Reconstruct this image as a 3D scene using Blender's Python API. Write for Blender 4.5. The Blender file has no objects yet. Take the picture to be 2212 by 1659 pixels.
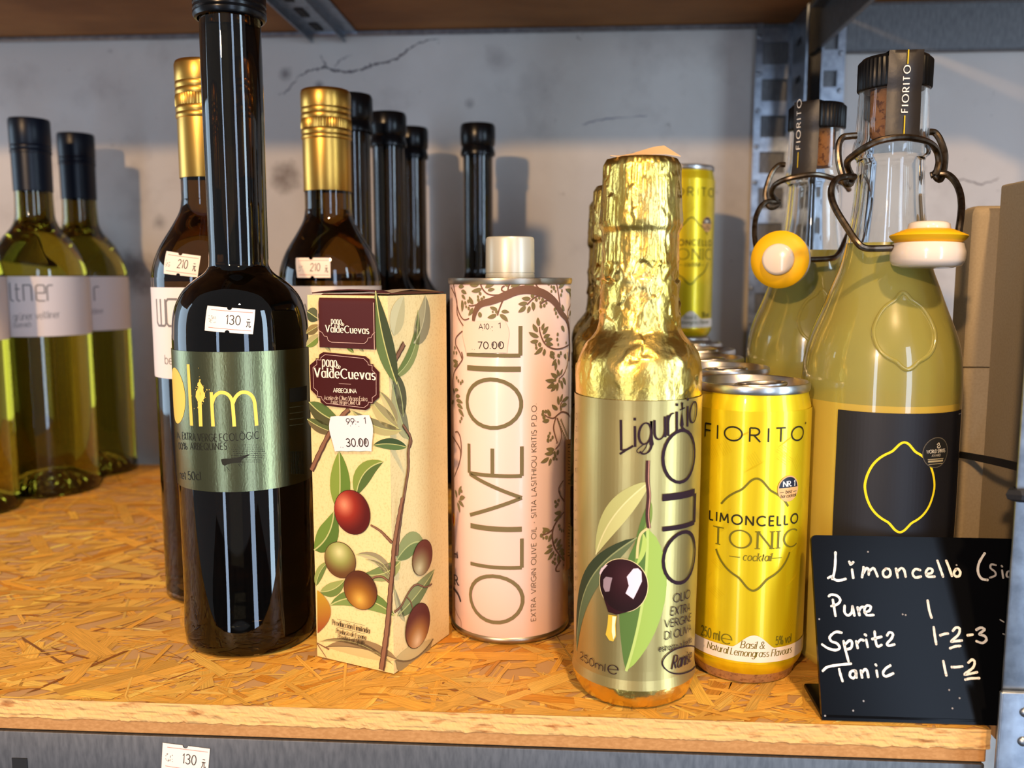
import bpy, bmesh, math, random
from mathutils import Vector, Matrix, noise
from mathutils.geometry import tessellate_polygon
sc = bpy.context.scene
R = math.radians
# ------------------------------------------------------------------ camera
F, CX, CY = 1900.0, 1106.0, 829.5          # focal length and centre in pixels of the 2212 x 1659 frame
PITCH, YAW, CAMZ = R(6.9), R(3.7), 0.180
cam = bpy.data.objects.new('camera', bpy.data.cameras.new('camera'))
sc.collection.objects.link(cam); sc.camera = cam
cam.location = (0, 0, CAMZ)
cam.rotation_euler = (math.pi/2 - PITCH, 0, YAW)
cam.data.sensor_width = 36; cam.data.lens = F/2212*36
cam.data.clip_start = 0.02
cam.data.dof.use_dof = True; cam.data.dof.focus_distance = 0.40; cam.data.dof.aperture_fstop = 9.0
# ------------------------------------------------------------------ world and lights
sc.view_settings.view_transform = 'Standard'; sc.view_settings.look = 'None'
sc.view_settings.gamma = 1; sc.view_settings.use_curve_mapping = False
sc.view_settings.exposure = 0.0
sc.cycles.max_bounces = 10; sc.cycles.transmission_bounces = 10; sc.cycles.glossy_bounces = 5
sc.cycles.diffuse_bounces = 3; sc.cycles.caustics_refractive = True; sc.cycles.caustics_reflective = False
sc.cycles.sample_clamp_indirect = 6
w = bpy.data.worlds.new('shop air'); sc.world = w; w.use_nodes = True
w.node_tree.nodes['Background'].inputs[0].default_value = (0.60, 0.60, 0.62, 1)
w.node_tree.nodes['Background'].inputs[1].default_value = 0.42
def area(name, loc, target, sx, sy, power, col, spread=180):
    l = bpy.data.lights.new(name, 'AREA'); l.shape = 'RECTANGLE'; l.size = sx; l.size_y = sy
    l.energy = power; l.color = col; l.spread = R(spread)
    o = bpy.data.objects.new(name, l); sc.collection.objects.link(o); o.location = loc
    o.rotation_euler = (Vector(target) - Vector(loc)).to_track_quat('-Z', 'Y').to_euler()
    return o
def spot(name, loc, target, power, col, radius=.04, angle=60, blend=.4):
    l = bpy.data.lights.new(name, 'SPOT'); l.energy = power; l.color = col; l.shadow_soft_size = radius
    l.spot_size = R(angle); l.spot_blend = blend
    o = bpy.data.objects.new(name, l); sc.collection.objects.link(o); o.location = loc
    o.rotation_euler = (Vector(target) - Vector(loc)).to_track_quat('-Z', 'Y').to_euler()
    return o
WARM, WARM2, COOL, COOL2 = (1, .62, .29), (1, .66, .34), (.56, .73, 1), (.60, .80, 1)
spot('warm track lamp', (-.74, -1.57, .815), (0, .5, .08), 125, WARM, .035, 50)
spot('warm ceiling lamp', (.30, -.95, 1.55), (0, .42, 0), 125, WARM2, .05, 55)
area('shop window', (1.05, -1.85, .10), (0, .5, .1), .32, 2.3, 23, COOL)
area('shop door glass', (-.95, -1.95, .10), (0, .5, .1), .20, 2.3, 16, COOL)
area('window on the left', (-1.75, .56, .20), (0, .55, .2), .8, 1.6, 20, COOL2)
area('window on the right', (1.78, -.70, .10), (0, .5, .1), .30, 2.3, 34, COOL2)
# ------------------------------------------------------------------ pixel <-> place helpers
HEAD = Vector((-math.sin(YAW), math.cos(YAW), 0)); RIGHT = Vector((math.cos(YAW), math.sin(YAW), 0))
FWD = HEAD*math.cos(PITCH) - Vector((0, 0, math.sin(PITCH))); UP = RIGHT.cross(FWD)
CAM = Vector((0, 0, CAMZ))
def ray(px, py): return FWD + RIGHT*((px-CX)/F) - UP*((py-CY)/F)
def P(px, py, zp):                        # point on the sight line at distance zp in front of the camera
    d = ray(px, py); return CAM + d*(zp/d.dot(HEAD))
def ground(px, py, z=0.0):
    d = ray(px, py); return CAM + d*((z-CAMZ)/d.z)
def onX(px, py, x):                       # point of the sight line in the plane X = x
    d = ray(px, py); return CAM + d*(x/d.x)
def onY(px, py, y):
    d = ray(px, py); return CAM + d*(y/d.y)
def base_front(px, py, r):                # centre of a round base whose nearest rim point is seen at px,py
    p = ground(px, py); h = Vector((p.x, p.y, 0)); return p + h.normalized()*r
# ------------------------------------------------------------------ objects
C = sc.collection
def srgb(c):
    return tuple(((v/255+.055)/1.055)**2.4 if v/255 > .04045 else v/255/12.92 for v in c[:3])
def tag(o, label=None, cat=None, group=None, kind=None):
    for k, v in (('label', label), ('category', cat), ('group', group), ('kind', kind)):
        if v: o[k] = v
    return o
def thing(name, label, cat, loc, group=None):
    o = bpy.data.objects.new(name, None); C.objects.link(o); o.location = loc; o.empty_display_size = .01
    return tag(o, label, cat, group)
def root_of(o):
    while o.parent: o = o.parent
    return o
def mk(name, bm, mats, parent=None, smooth=35, label=None, origin=None):
    if not isinstance(mats, (list, tuple)): mats = [mats]
    off = root_of(parent).location.copy() if parent else (Vector(origin) if origin else Vector((0, 0, 0)))
    for v in bm.verts: v.co -= off
    me = bpy.data.meshes.new(name); bm.to_mesh(me); bm.free()
    for m in mats: me.materials.append(m)
    if smooth:
        me.polygons.foreach_set('use_smooth', [True]*len(me.polygons))
        me.set_sharp_from_angle(angle=R(smooth))
    o = bpy.data.objects.new(name, me); C.objects.link(o)
    if parent: o.parent = parent
    else: o.location = off
    if label: o['label'] = label
    return o
def copy_tree(o, parent=None, loc=None, rz=0, label=None, group=None, skip=()):
    c = o.copy(); C.objects.link(c); c.parent = parent
    if loc is not None: c.location = loc; c.rotation_euler = (0, 0, rz)
    if label: c['label'] = label
    if group: c['group'] = group
    for ch in [x for x in o.children if x.name.split('.')[0] not in skip]: copy_tree(ch, c, skip=skip)
    return c
def turn(co, center, rz):
    return Matrix.Rotation(rz, 4, 'Z') @ (co - center) + center
# mesh pieces -------------------------------------------------------
def lathe(bm, prof, center, seg=64, mi=0, closed=False, fn=None):
    rings = []
    for i, (r, z) in enumerate(prof):
        if r < 1e-6: rings.append([bm.verts.new((center[0], center[1], center[2]+z))]); continue
        ring = []
        for k in range(seg):
            a = 2*math.pi*k/seg; rr = r if fn is None else fn(r, z, a)
            ring.append(bm.verts.new((center[0]+rr*math.cos(a), center[1]+rr*math.sin(a), center[2]+z)))
        rings.append(ring)
    pairs = list(zip(rings, rings[1:])) + ([(rings[-1], rings[0])] if closed else [])
    for A, B in pairs:
        if len(A) == 1 and len(B) == 1: continue
        for k in range(seg):
            q = [A[0]] if len(A) == 1 else [A[k], A[(k+1) % seg]]
            q += [B[0]] if len(B) == 1 else [B[(k+1) % seg], B[k]]
            f = bm.faces.new(q); f.material_index = mi
    return bm
def box(bm, x0, x1, y0, y1, z0, z1, mi=0, M=None):
    vs = [bm.verts.new((x, y, z)) for x in (x0, x1) for y in (y0, y1) for z in (z0, z1)]
    if M:
        for v in vs: v.co = M @ v.co
    for q in ((0, 1, 3, 2), (4, 6, 7, 5), (0, 4, 5, 1), (2, 3, 7, 6), (0, 2, 6, 4), (1, 5, 7, 3)):
        bm.faces.new([vs[i] for i in q]).material_index = mi
    return vs
def bevel(bm, w, seg=2):
    bmesh.ops.bevel(bm, geom=list(bm.edges), offset=w, segments=seg, affect='EDGES', profile=.5, clamp_overlap=True)
def catmull(pts, n=6, closed=False):
    out = []; m = len(pts)
    V = [Vector(p) for p in pts]
    rng = range(m if closed else m-1)
    for i in rng:
        p0 = V[i-1] if (i > 0 or closed) else V[0]; p1 = V[i]; p2 = V[(i+1) % m]
        p3 = V[(i+2) % m] if (i+2 < m or closed) else V[-1]
        for k in range(n):
            t = k/n
            out.append(.5*((2*p1) + (p2-p0)*t + (2*p0-5*p1+4*p2-p3)*t*t + (3*p1-p0-3*p2+p3)*t**3))
    if not closed: out.append(V[-1])
    return out
def tube(bm, pts, r, seg=10, closed=False, mi=0, caps=True):
    pts = [Vector(p) for p in pts]; n = len(pts); rings = []
    up = Vector((.13, .31, .94))
    for i, p in enumerate(pts):
        a = pts[i-1] if (i > 0 or closed) else pts[i]; b = pts[(i+1) % n] if (i+1 < n or closed) else pts[i]
        t = (b-a).normalized(); s = t.cross(up)
        if s.length < .05: s = t.cross(Vector((1, 0, 0)))
        s.normalize(); u = s.cross(t); up = u
        rr = r[i] if isinstance(r, list) else r
        rings.append([bm.verts.new(p + (s*math.cos(x)+u*math.sin(x))*rr) for x in [2*math.pi*k/seg for k in range(seg)]])
    for i in range(n if closed else n-1):
        A, B = rings[i], rings[(i+1) % n]
        for k in range(seg): bm.faces.new([A[k], A[(k+1) % seg], B[(k+1) % seg], B[k]]).material_index = mi
    if caps and not closed:
        bm.faces.new(rings[0][::-1]).material_index = mi; bm.faces.new(rings[-1]).material_index = mi
    return bm
# materials ---------------------------------------------------------
def mat(name, col=(200, 200, 200), rough=.5, metal=0, spec=.5, coat=0, trans=0, ior=1.45, bump=None, var=None, coat_rough=.05):
    m = bpy.data.materials.new(name); m.use_nodes = True; nt = m.node_tree; b = nt.nodes['Principled BSDF']
    b.inputs['Base Color'].default_value = (*srgb(col), 1); b.inputs['Roughness'].default_value = rough
    b.inputs['Metallic'].default_value = metal; b.inputs['Specular IOR Level'].default_value = spec
    b.inputs['Coat Weight'].default_value = coat; b.inputs['Coat Roughness'].default_value = coat_rough
    b.inputs['Transmission Weight'].default_value = trans; b.inputs['IOR'].default_value = ior
    tc = None
    def tex(scale, stretch, detail):
        nonlocal tc
        tc = tc or nt.nodes.new('ShaderNodeTexCoord')
        mp = nt.nodes.new('ShaderNodeMapping'); mp.inputs['Scale'].default_value = stretch
        nt.links.new(tc.outputs['Object'], mp.inputs['Vector'])
        nz = nt.nodes.new('ShaderNodeTexNoise'); nz.inputs['Scale'].default_value = scale; nz.inputs['Detail'].default_value = detail
        nt.links.new(mp.outputs['Vector'], nz.inputs['Vector']); return nz
    if var:                                   # (colour, scale, stretch, low, high)
        nz = tex(var[1], var[2], 5); rp = nt.nodes.new('ShaderNodeMapRange')
        rp.inputs['From Min'].default_value = var[3]; rp.inputs['From Max'].default_value = var[4]
        mx = nt.nodes.new('ShaderNodeMix'); mx.data_type = 'RGBA'
        mx.inputs[6].default_value = (*srgb(col), 1); mx.inputs[7].default_value = (*srgb(var[0]), 1)
        nt.links.new(nz.outputs['Fac'], rp.inputs['Value']); nt.links.new(rp.outputs['Result'], mx.inputs['Factor'])
        nt.links.new(mx.outputs[2], b.inputs['Base Color'])
    if bump:                                  # (scale, stretch, strength, distance)
        nz = tex(bump[0], bump[1], 6); bp = nt.nodes.new('ShaderNodeBump')
        bp.inputs['Strength'].default_value = bump[2]; bp.inputs['Distance'].default_value = bump[3]
        nt.links.new(nz.outputs['Fac'], bp.inputs['Height']); nt.links.new(bp.outputs['Normal'], b.inputs['Normal'])
    return m
def glass(name, col, rough=0.0, ior=1.48):
    m = mat(name, rough=rough, trans=1, ior=ior)
    m.node_tree.nodes['Principled BSDF'].inputs['Base Color'].default_value = (*col, 1)
    return m
def ink(name, rough=.5, metal=0, coat=0, grain=None):
    m = mat(name, rough=rough, metal=metal, coat=coat, spec=.22); nt = m.node_tree; b = nt.nodes['Principled BSDF']
    at = nt.nodes.new('ShaderNodeAttribute'); at.attribute_name = 'ink'
    if grain:
        uv = nt.nodes.new('ShaderNodeUVMap'); mp = nt.nodes.new('ShaderNodeMapping'); mp.inputs['Scale'].default_value = grain[0]
        nz = nt.nodes.new('ShaderNodeTexNoise'); nz.inputs['Scale'].default_value = 1; nz.inputs['Detail'].default_value = 4
        nt.links.new(uv.outputs[0], mp.inputs['Vector']); nt.links.new(mp.outputs[0], nz.inputs['Vector'])
        mr = nt.nodes.new('ShaderNodeMapRange'); mr.inputs['From Min'].default_value = .3; mr.inputs['From Max'].default_value = .7
        mr.inputs['To Min'].default_value = grain[1]; mr.inputs['To Max'].default_value = grain[2]
        nt.links.new(nz.outputs['Fac'], mr.inputs['Value'])
        mx = nt.nodes.new('ShaderNodeMix'); mx.data_type = 'RGBA'; mx.blend_type = 'MULTIPLY'; mx.inputs['Factor'].default_value = 1
        nt.links.new(at.outputs['Color'], mx.inputs[6]); nt.links.new(mr.outputs['Result'], mx.inputs[7])
        nt.links.new(mx.outputs[2], b.inputs['Base Color'])
        bp = nt.nodes.new('ShaderNodeBump'); bp.inputs['Strength'].default_value = .5; bp.inputs['Distance'].default_value = .0004
        nt.links.new(nz.outputs['Fac'], bp.inputs['Height']); nt.links.new(bp.outputs['Normal'], b.inputs['Normal'])
    else: nt.links.new(at.outputs['Color'], b.inputs['Base Color'])
    return m
# ------------------------------------------------------------------ surfaces that carry print
class Rev:                                   # surface of revolution; u = arc length at Rref, v = height
    step = .0016
    def __init__(s, c, prof, rref):
        s.c = Vector((c[0], c[1], 0)); s.prof = prof; s.R = rref
        s.f = -Vector((c[0], c[1], 0)).normalized(); s.r = Vector((-s.f.y, s.f.x, 0))
    def rad(s, z):
        p = s.prof
        if z <= p[0][1]: return p[0][0]
        for (r0, z0), (r1, z1) in zip(p, p[1:]):
            if z0 <= z <= z1 and z1 > z0: return r0 + (r1-r0)*(z-z0)/(z1-z0)
        return p[-1][0]
    def uv(s, px, py):
        d = ray(px, py); h = Vector((d.x, d.y, 0)); tc = (s.c.dot(h))/h.dot(h)
        def g(t): p = CAM + d*t; return (Vector((p.x, p.y, 0))-s.c).length - s.rad(p.z)
        t0 = tc - 1.6*s.R/h.length; t = tc; prev = t0
        for i in range(1, 81):
            x = t0 + (tc-t0)*i/80
            if g(x) < 0:
                a, b = prev, x
                for _ in range(30):
                    m = (a+b)/2
                    if g(m) < 0: b = m
                    else: a = m
                t = b; break
            prev = x
        p = CAM + d*t; q = Vector((p.x, p.y, 0))-s.c
        return Vector((math.atan2(q.dot(s.r), q.dot(s.f))*s.R, p.z))
    def pos(s, u, v, h=0):
        a = u/s.R; r = s.rad(v)+h
        return s.c + s.f*(r*math.cos(a)) + s.r*(r*math.sin(a)) + Vector((0, 0, v))
class Flat:
    step = 0
    def __init__(s, o, eu, ev):
        s.o = Vector(o); s.eu = Vector(eu).normalized(); s.ev = Vector(ev).normalized(); s.n = s.eu.cross(s.ev)
        if s.n.dot(CAM-s.o) < 0: s.n = -s.n
    def uv(s, px, py):
        d = ray(px, py); t = (s.o-CAM).dot(s.n)/d.dot(s.n); p = CAM+d*t-s.o
        return Vector((p.dot(s.eu), p.dot(s.ev)))
    def pos(s, u, v, h=0): return s.o + s.eu*u + s.ev*v + s.n*h
# ------------------------------------------------------------------ stroke lettering
def _a(cx, cy, rx, ry, d0, d1):
    n = max(3, int(abs(d1-d0)/14))
    return [(cx+rx*math.cos(R(d0+(d1-d0)*i/n)), cy+ry*math.sin(R(d0+(d1-d0)*i/n))) for i in range(n+1)]
X = .68
GL = {
'A': (.8, [[(0, 0), (.4, 1), (.8, 0)], [(.14, .34), (.66, .34)]]),
'B': (.56, [[(0, 0), (0, 1)], [(0, 1), (.28, 1)]+_a(.28, .76, .24, .24, 90, -90)+[(0, .52)], [(.28, .52)]+_a(.3, .26, .26, .26, 90, -90)+[(0, 0)]]),
'C': (.84, [_a(.5, .5, .5, .5, 48, 312)]),
'D': (.72, [[(0, 0), (0, 1)], [(0, 1), (.22, 1)]+_a(.22, .5, .5, .5, 90, -90)+[(0, 0)]]),
'E': (.48, [[(0, 0), (0, 1)], [(0, 1), (.48, 1)], [(0, .52), (.44, .52)], [(0, 0), (.48, 0)]]),
'F': (.46, [[(0, 0), (0, 1)], [(0, 1), (.46, 1)], [(0, .52), (.42, .52)]]),
'G': (.92, [_a(.5, .5, .5, .5, 48, 350)+[(.98, .46), (.58, .46)]]),
'H': (.68, [[(0, 0), (0, 1)], [(.68, 0), (.68, 1)], [(0, .52), (.68, .52)]]),
'I': (.04, [[(.02, 0), (.02, 1)]]),
'K': (.6, [[(0, 0), (0, 1)], [(.58, 1), (.02, .45)], [(.14, .57), (.6, 0)]]),
'L': (.44, [[(0, 1), (0, 0)], [(0, 0), (.44, 0)]]),
'M': (.86, [[(0, 0), (.08, 1)], [(.08, 1), (.43, .2)], [(.43, .2), (.78, 1)], [(.78, 1), (.86, 0)]]),
'N': (.7, [[(0, 0), (0, 1)], [(0, 1), (.7, 0)], [(.7, 0), (.7, 1)]]),
'O': (1, [_a(.5, .5, .5, .5, 90, 450)]),
'P': (.54, [[(0, 0), (0, 1)], [(0, 1), (.26, 1)]+_a(.26, .73, .27, .27, 90, -90)+[(0, .46)]]),
'Q': (1, [_a(.5, .5, .5, .5, 90, 450), [(.56, .3), (.95, -.04)]]),
'R': (.58, [[(0, 0), (0, 1)], [(0, 1), (.26, 1)]+_a(.26, .74, .26, .26, 90, -90)+[(0, .48)], [(.22, .48), (.58, 0)]]),
'S': (.52, [_a(.26, .75, .24, .25, 40, 270)+_a(.26, .25, .26, .25, 90, -145)]),
'T': (.58, [[(0, 1), (.58, 1)], [(.29, 1), (.29, 0)]]),
'U': (.66, [[(0, 1), (0, .32)]+_a(.33, .32, .33, .32, 180, 360)+[(.66, 1)]]),
'V': (.76, [[(0, 1), (.38, 0)], [(.38, 0), (.76, 1)]]),
'W': (1.1, [[(0, 1), (.28, 0), (.55, .9), (.82, 0), (1.1, 1)]]),
'X': (.66, [[(0, 1), (.66, 0)], [(.66, 1), (0, 0)]]),
'Y': (.66, [[(0, 1), (.33, .48), (.33, 0)], [(.66, 1), (.33, .48)]]),
'Z': (.6, [[(0, 1), (.58, 1), (0, 0), (.6, 0)]]),
'a': (.54, [_a(.27, .34, .27, .34, 0, 360), [(.54, X), (.54, 0)]]),
'b': (.54, [[(0, 1.02), (0, 0)], _a(.27, .34, .27, .34, 180, 540)]),
'c': (.48, [_a(.28, .34, .28, .34, 48, 312)]),
'd': (.54, [_a(.27, .34, .27, .34, 0, 360), [(.54, 1.02), (.54, 0)]]),
'e': (.54, [[(.01, .35), (.53, .35)]+_a(.27, .34, .27, .34, 2, 318)]),
'f': (.3, [[(.12, 0), (.12, .8)]+_a(.28, .82, .16, .2, 180, 75), [(0, X), (.28, X)]]),
'g': (.54, [_a(.27, .34, .27, .34, 0, 360), [(.54, X), (.54, -.08)]+_a(.27, -.06, .27, .26, 0, -150)]),
'h': (.48, [[(0, 1.02), (0, 0)], _a(.24, .42, .24, .26, 180, 0)+[(.48, 0)]]),
'i': (.04, [[(.02, X), (.02, 0)], [(.02, .86), (.02, .95)]]),
'j': (.1, [[(.08, X), (.08, -.1)]+_a(-.04, -.1, .12, .16, 0, -80), [(.08, .86), (.08, .95)]]),
'k': (.46, [[(0, 1.02), (0, 0)], [(.43, X), (.02, .28)], [(.14, .4), (.46, 0)]]),
'l': (.04, [[(.02, 1.02), (.02, 0)]]),
'm': (.8, [[(0, X), (0, 0)], _a(.2, .46, .2, .22, 180, 0)+[(.4, 0)], _a(.6, .46, .2, .22, 180, 0)+[(.8, 0)]]),
'n': (.48, [[(0, X), (0, 0)], _a(.24, .42, .24, .26, 180, 0)+[(.48, 0)]]),
'o': (.56, [_a(.28, .34, .28, .34, 90, 450)]),
'p': (.54, [[(0, X), (0, -.32)], _a(.27, .34, .27, .34, 180, 540)]),
'q': (.54, [[(.54, X), (.54, -.32)], _a(.27, .34, .27, .34, 0, 360)]),
'r': (.28, [[(0, X), (0, 0)], _a(.22, .42, .22, .26, 180, 70)]),
's': (.42, [_a(.21, .51, .19, .17, 35, 270)+_a(.21, .17, .21, .17, 90, -145)]),
't': (.3, [[(.12, .9), (.12, .14)]+_a(.26, .15, .14, .15, 180, 280), [(0, X), (.29, X)]]),
'u': (.48, [[(0, X), (0, .26)]+_a(.24, .26, .24, .26, 180, 360), [(.48, X), (.48, 0)]]),
'v': (.5, [[(0, X), (.25, 0)], [(.25, 0), (.5, X)]]),
'w': (.76, [[(0, X), (.2, 0), (.38, .6), (.56, 0), (.76, X)]]),
'x': (.46, [[(0, X), (.46, 0)], [(.46, X), (0, 0)]]),
'y': (.5, [[(0, X), (.26, 0)], [(.5, X), (.18, -.24), (.02, -.3)]]),
'z': (.44, [[(0, X), (.43, X), (0, 0), (.44, 0)]]),
'0': (.54, [_a(.27, .5, .27, .5, 90, 450)]),
'1': (.22, [[(0, .8), (.18, 1), (.18, 0)]]),
'2': (.54, [_a(.27, .72, .26, .28, 165, -25)+[(0, 0), (.54, 0)]]),
'3': (.52, [_a(.24, .76, .24, .24, 155, -80)+[(.2, .52)], [(.2, .52)]+_a(.24, .26, .27, .26, 90, -155)]),
'4': (.58, [[(.44, 0), (.44, 1), (0, .28), (.58, .28)]]),
'5': (.52, [[(.46, 1), (.1, 1), (.05, .56)]+_a(.24, .32, .27, .32, 125, -150)]),
'6': (.54, [[(.4, 1), (.04, .45)], _a(.27, .3, .27, .3, 90, 450)]),
'7': (.5, [[(0, 1), (.5, 1), (.14, 0)]]),
'8': (.52, [_a(.26, .75, .22, .25, 90, 450), _a(.26, .26, .26, .26, 90, 450)]),
'9': (.54, [[(.14, 0), (.5, .55)], _a(.27, .7, .27, .3, 90, 450)]),
'.': (.06, [[(.03, 0), (.03, .09)]]), ',': (.06, [[(.05, .08), (.0, -.12)]]), '-': (.3, [[(0, .4), (.3, .4)]]),
':': (.06, [[(.03, 0), (.03, .1)], [(.03, .5), (.03, .6)]]), '(': (.24, [_a(.5, .45, .5, .7, 130, 230)]),
'%': (.8, [_a(.17, .78, .17, .22, 0, 360), _a(.63, .22, .17, .22, 0, 360), [(.66, 1), (.14, 0)]]),
'&': (.74, [[(.74, 0), (.2, .62)]+_a(.32, .8, .17, .2, 215, -30)+[(.1, .42)]+_a(.27, .24, .25, .24, 130, 300)+[(.66, .5)]]),
'®': (.4, [_a(.2, .8, .2, .2, 0, 360), [(.14, .7), (.14, .9), (.24, .88), (.24, .8), (.14, .8), (.26, .7)]]),
'•': (.2, [[(.02, .4), (.18, .4)]]), '\u2010': (.9, [[(0, .34), (.9, .34)]]),
'元': (.9, [[(.16, .95), (.74, .95)], [(0, .64), (.9, .64)], [(.34, .64), (.28, .3), (0, 0)], [(.58, .64), (.58, .1), (.64, .02), (.86, .02), (.9, .2)]]),
'e~': (.9, [[(.04, .5), (.86, .5)]+_a(.45, .5, .45, .5, 0, 315)]),
}
for n_, (b_, ac) in {'ö': ('o', 2), 'ü': ('u', 2), 'ó': ('o', 1), 'Ò': ('O', 3), 'ñ': ('n', 4)}.items():
    w_, st = GL[b_]; t_ = 1.1 if b_.isupper() else .84
    ex = {1: [[(w_/2-.03, t_), (w_/2+.08, t_+.16)]], 2: [[(w_*.22, t_), (w_*.22, t_+.1)], [(w_*.78, t_), (w_*.78, t_+.1)]],
          3: [[(w_/2+.04, t_), (w_/2-.12, t_+.16)]], 4: [[(w_*.15, t_), (w_*.35, t_+.08), (w_*.6, t_), (w_*.85, t_+.08)]]}[ac]
    GL[n_] = (w_, st+ex)
# ------------------------------------------------------------------ print: coloured shapes on a surface
class Art:
    LH = .00005
    def __init__(s, surf, base=0.0):
        s.s = surf; s.bm = bmesh.new(); s.col = s.bm.loops.layers.float_color.new('ink'); s.uvl = s.bm.loops.layers.uv.new('uv'); s.h0 = base
    def px(s, pts): return [s.s.uv(*p) for p in pts]
    def face(s, pts, cols, L, uvs=None):
        try: f = s.bm.faces.new([s.bm.verts.new((p[0], p[1], s.h0+L*s.LH)) for p in pts])
        except ValueError: return
        for i, lp in enumerate(f.loops):
            c = cols[i] if isinstance(cols, list) else cols
            lp[s.col] = (*srgb(c), 1)
            if uvs: lp[s.uvl].uv = uvs[i]
        return f
    def poly(s, pts, col, L=1, cfn=None):
        pts = [Vector((p[0], p[1])) for p in pts]
        for t in tessellate_polygon([[Vector((p.x, p.y, 0)) for p in pts]]):
            q = [pts[i] for i in t]
            if (q[1]-q[0]).cross(q[2]-q[0]) < 0: q.reverse()
            s.face(q, [cfn(p) for p in q] if cfn else col, L)
    def ribbon(s, pts, w, col, L=1, thin=1.0, round_=False, closed=False):
        pts = [Vector((p[0], p[1])) for p in pts]
        pts = [p for i, p in enumerate(pts) if i == 0 or (p-pts[i-1]).length > 1e-7]
        n = len(pts)
        if n < 2: return
        ws = w if isinstance(w, list) else [w]*n
        if len(ws) != n: ws = [ws[min(len(ws)-1, int(i*len(ws)/n))] for i in range(n)]
        Lf, Rt = [], []
        for i, p in enumerate(pts):
            a = (p-pts[i-1]).normalized() if i > 0 else None; b = (pts[i+1]-p).normalized() if i < n-1 else None
            if a is None: a = (pts[0]-pts[-2]).normalized() if (pts[0]-pts[-1]).length < 1e-6 and n > 3 else b
            if b is None: b = (pts[1]-pts[-1]).normalized() if (pts[0]-pts[-1]).length < 1e-6 and n > 3 else a
            t = a+b
            t = t.normalized() if t.length > .2 else b
            nn = Vector((-t.y, t.x)); k = max(.55, nn.dot(Vector((-a.y, a.x))))
            hw = ws[i]/2/k
            if thin < 1: hw *= thin+(1-thin)*abs(t.y)
            Lf.append(p+nn*hw); Rt.append(p-nn*hw)
        for i in range(n-1): s.face([Rt[i], Rt[i+1], Lf[i+1], Lf[i]], col, L)
        if round_:
            for p, ww in ((pts[0], ws[0]), (pts[-1], ws[-1])): s.ellipse(p, ww/2, ww/2, col, L, n=12)
    def ellipse(s, c, rx, ry, col, L=1, rot=0, n=28, rings=1, cfn=None):
        c = Vector((c[0], c[1])); cr, sr = math.cos(rot), math.sin(rot)
        def pt(k, j):
            a = 2*math.pi*k/n; x, y = rx*j/rings*math.cos(a), ry*j/rings*math.sin(a)
            return c+Vector((x*cr-y*sr, x*sr+y*cr)), (math.cos(a)*j/rings, math.sin(a)*j/rings)
        for j in range(rings):
            for k in range(n):
                q = [pt(k, j+1), pt(k+1, j+1)] + ([(c, (0, 0))] if j == 0 else [pt(k+1, j), pt(k, j)])
                s.face([x[0] for x in q], [cfn(*x[1]) for x in q] if cfn else col, L)
    def leaf(s, p, q, w, c1, c2=None, bend=0, L=2, rib=None, n=10):
        p, q = Vector((p[0], p[1])), Vector((q[0], q[1])); d = q-p; nn = Vector((-d.y, d.x))
        mid = [p+d*t+nn*bend*4*t*(1-t) for t in [i/n for i in range(n+1)]]
        sd = []
        for i in range(n+1):
            t = i/n; a = mid[max(0, i-1)]; b = mid[min(n, i+1)]; v = (b-a).normalized()
            sd.append(Vector((-v.y, v.x))*w/2*(math.sin(math.pi*t**.85)**.8 if 0 < t < 1 else 0))
        c2 = c2 or c1
        for i in range(n):
            s.face([mid[i], mid[i+1], mid[i+1]+sd[i+1], mid[i]+sd[i]], c1, L)
            s.face([mid[i]-sd[i], mid[i+1]-sd[i+1], mid[i+1], mid[i]], c2, L)
        if rib: s.ribbon(mid, w*.06, rib, L+1)
    def text(s, txt, o, ang, h, col, L=3, w=.12, track=.18, fit=None, serif=False, slant=0, thin=1.0, space=.34, round_=False):
        chars = ['e~' if ch == '\u212e' else ch for ch in txt]
        adv = []; x = 0
        for ch in chars:
            if ch == ' ': x += space; continue
            adv.append((ch, x)); x += GL[ch][0]+track
        tot = x-track; sx = h if not fit else fit/max(tot, .01)
        ca, sa = math.cos(ang), math.sin(ang); o = Vector((o[0], o[1]))
        def M(px, py):
            X_, Y_ = (px+py*slant)*sx, py*h
            return o+Vector((X_*ca-Y_*sa, X_*sa+Y_*ca))
        def rib(pts, ww):
            if serif or thin < 1:       # contrast measured in upright glyph space
                s.ribbon([M(*p) for p in pts], [ww*h*(thin+(1-thin)*_vert(pts, i)) for i in range(len(pts))], col, L)
            else: s.ribbon([M(*p) for p in pts], ww*h, col, L, round_=round_)
        for ch, x0 in adv:
            for st in GL[ch][1]:
                rib([(x0+p[0], p[1]) for p in st], w)
                if serif and ch not in '.,-:•\u2010':
                    for e, f in ((st[0], st[1]), (st[-1], st[-2])):
                        if abs(e[1]-f[1]) > .7*abs(e[0]-f[0]) and min(abs(e[1]-k) for k in (0, 1, 1.02, X, -.32)) < .02:
                            yy = e[1]+(.02 if e[1] < .3 else -.02)
                            s.ribbon([M(x0+e[0]-.13, yy), M(x0+e[0]+.13, yy)], w*h*.42, col, L)
    def text_px(s, txt, p0, p1, top, col, **k):   # baseline from p0 to p1, cap top above p0 at top
        a, b, t = s.px([p0, p1, top]); d = b-a
        ang = math.atan2(d.y, d.x); n = Vector((-math.sin(ang), math.cos(ang)))
        h = abs((t-a).dot(n)); s.text(txt, a, ang, h, col, fit=d.length, **k)
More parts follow.
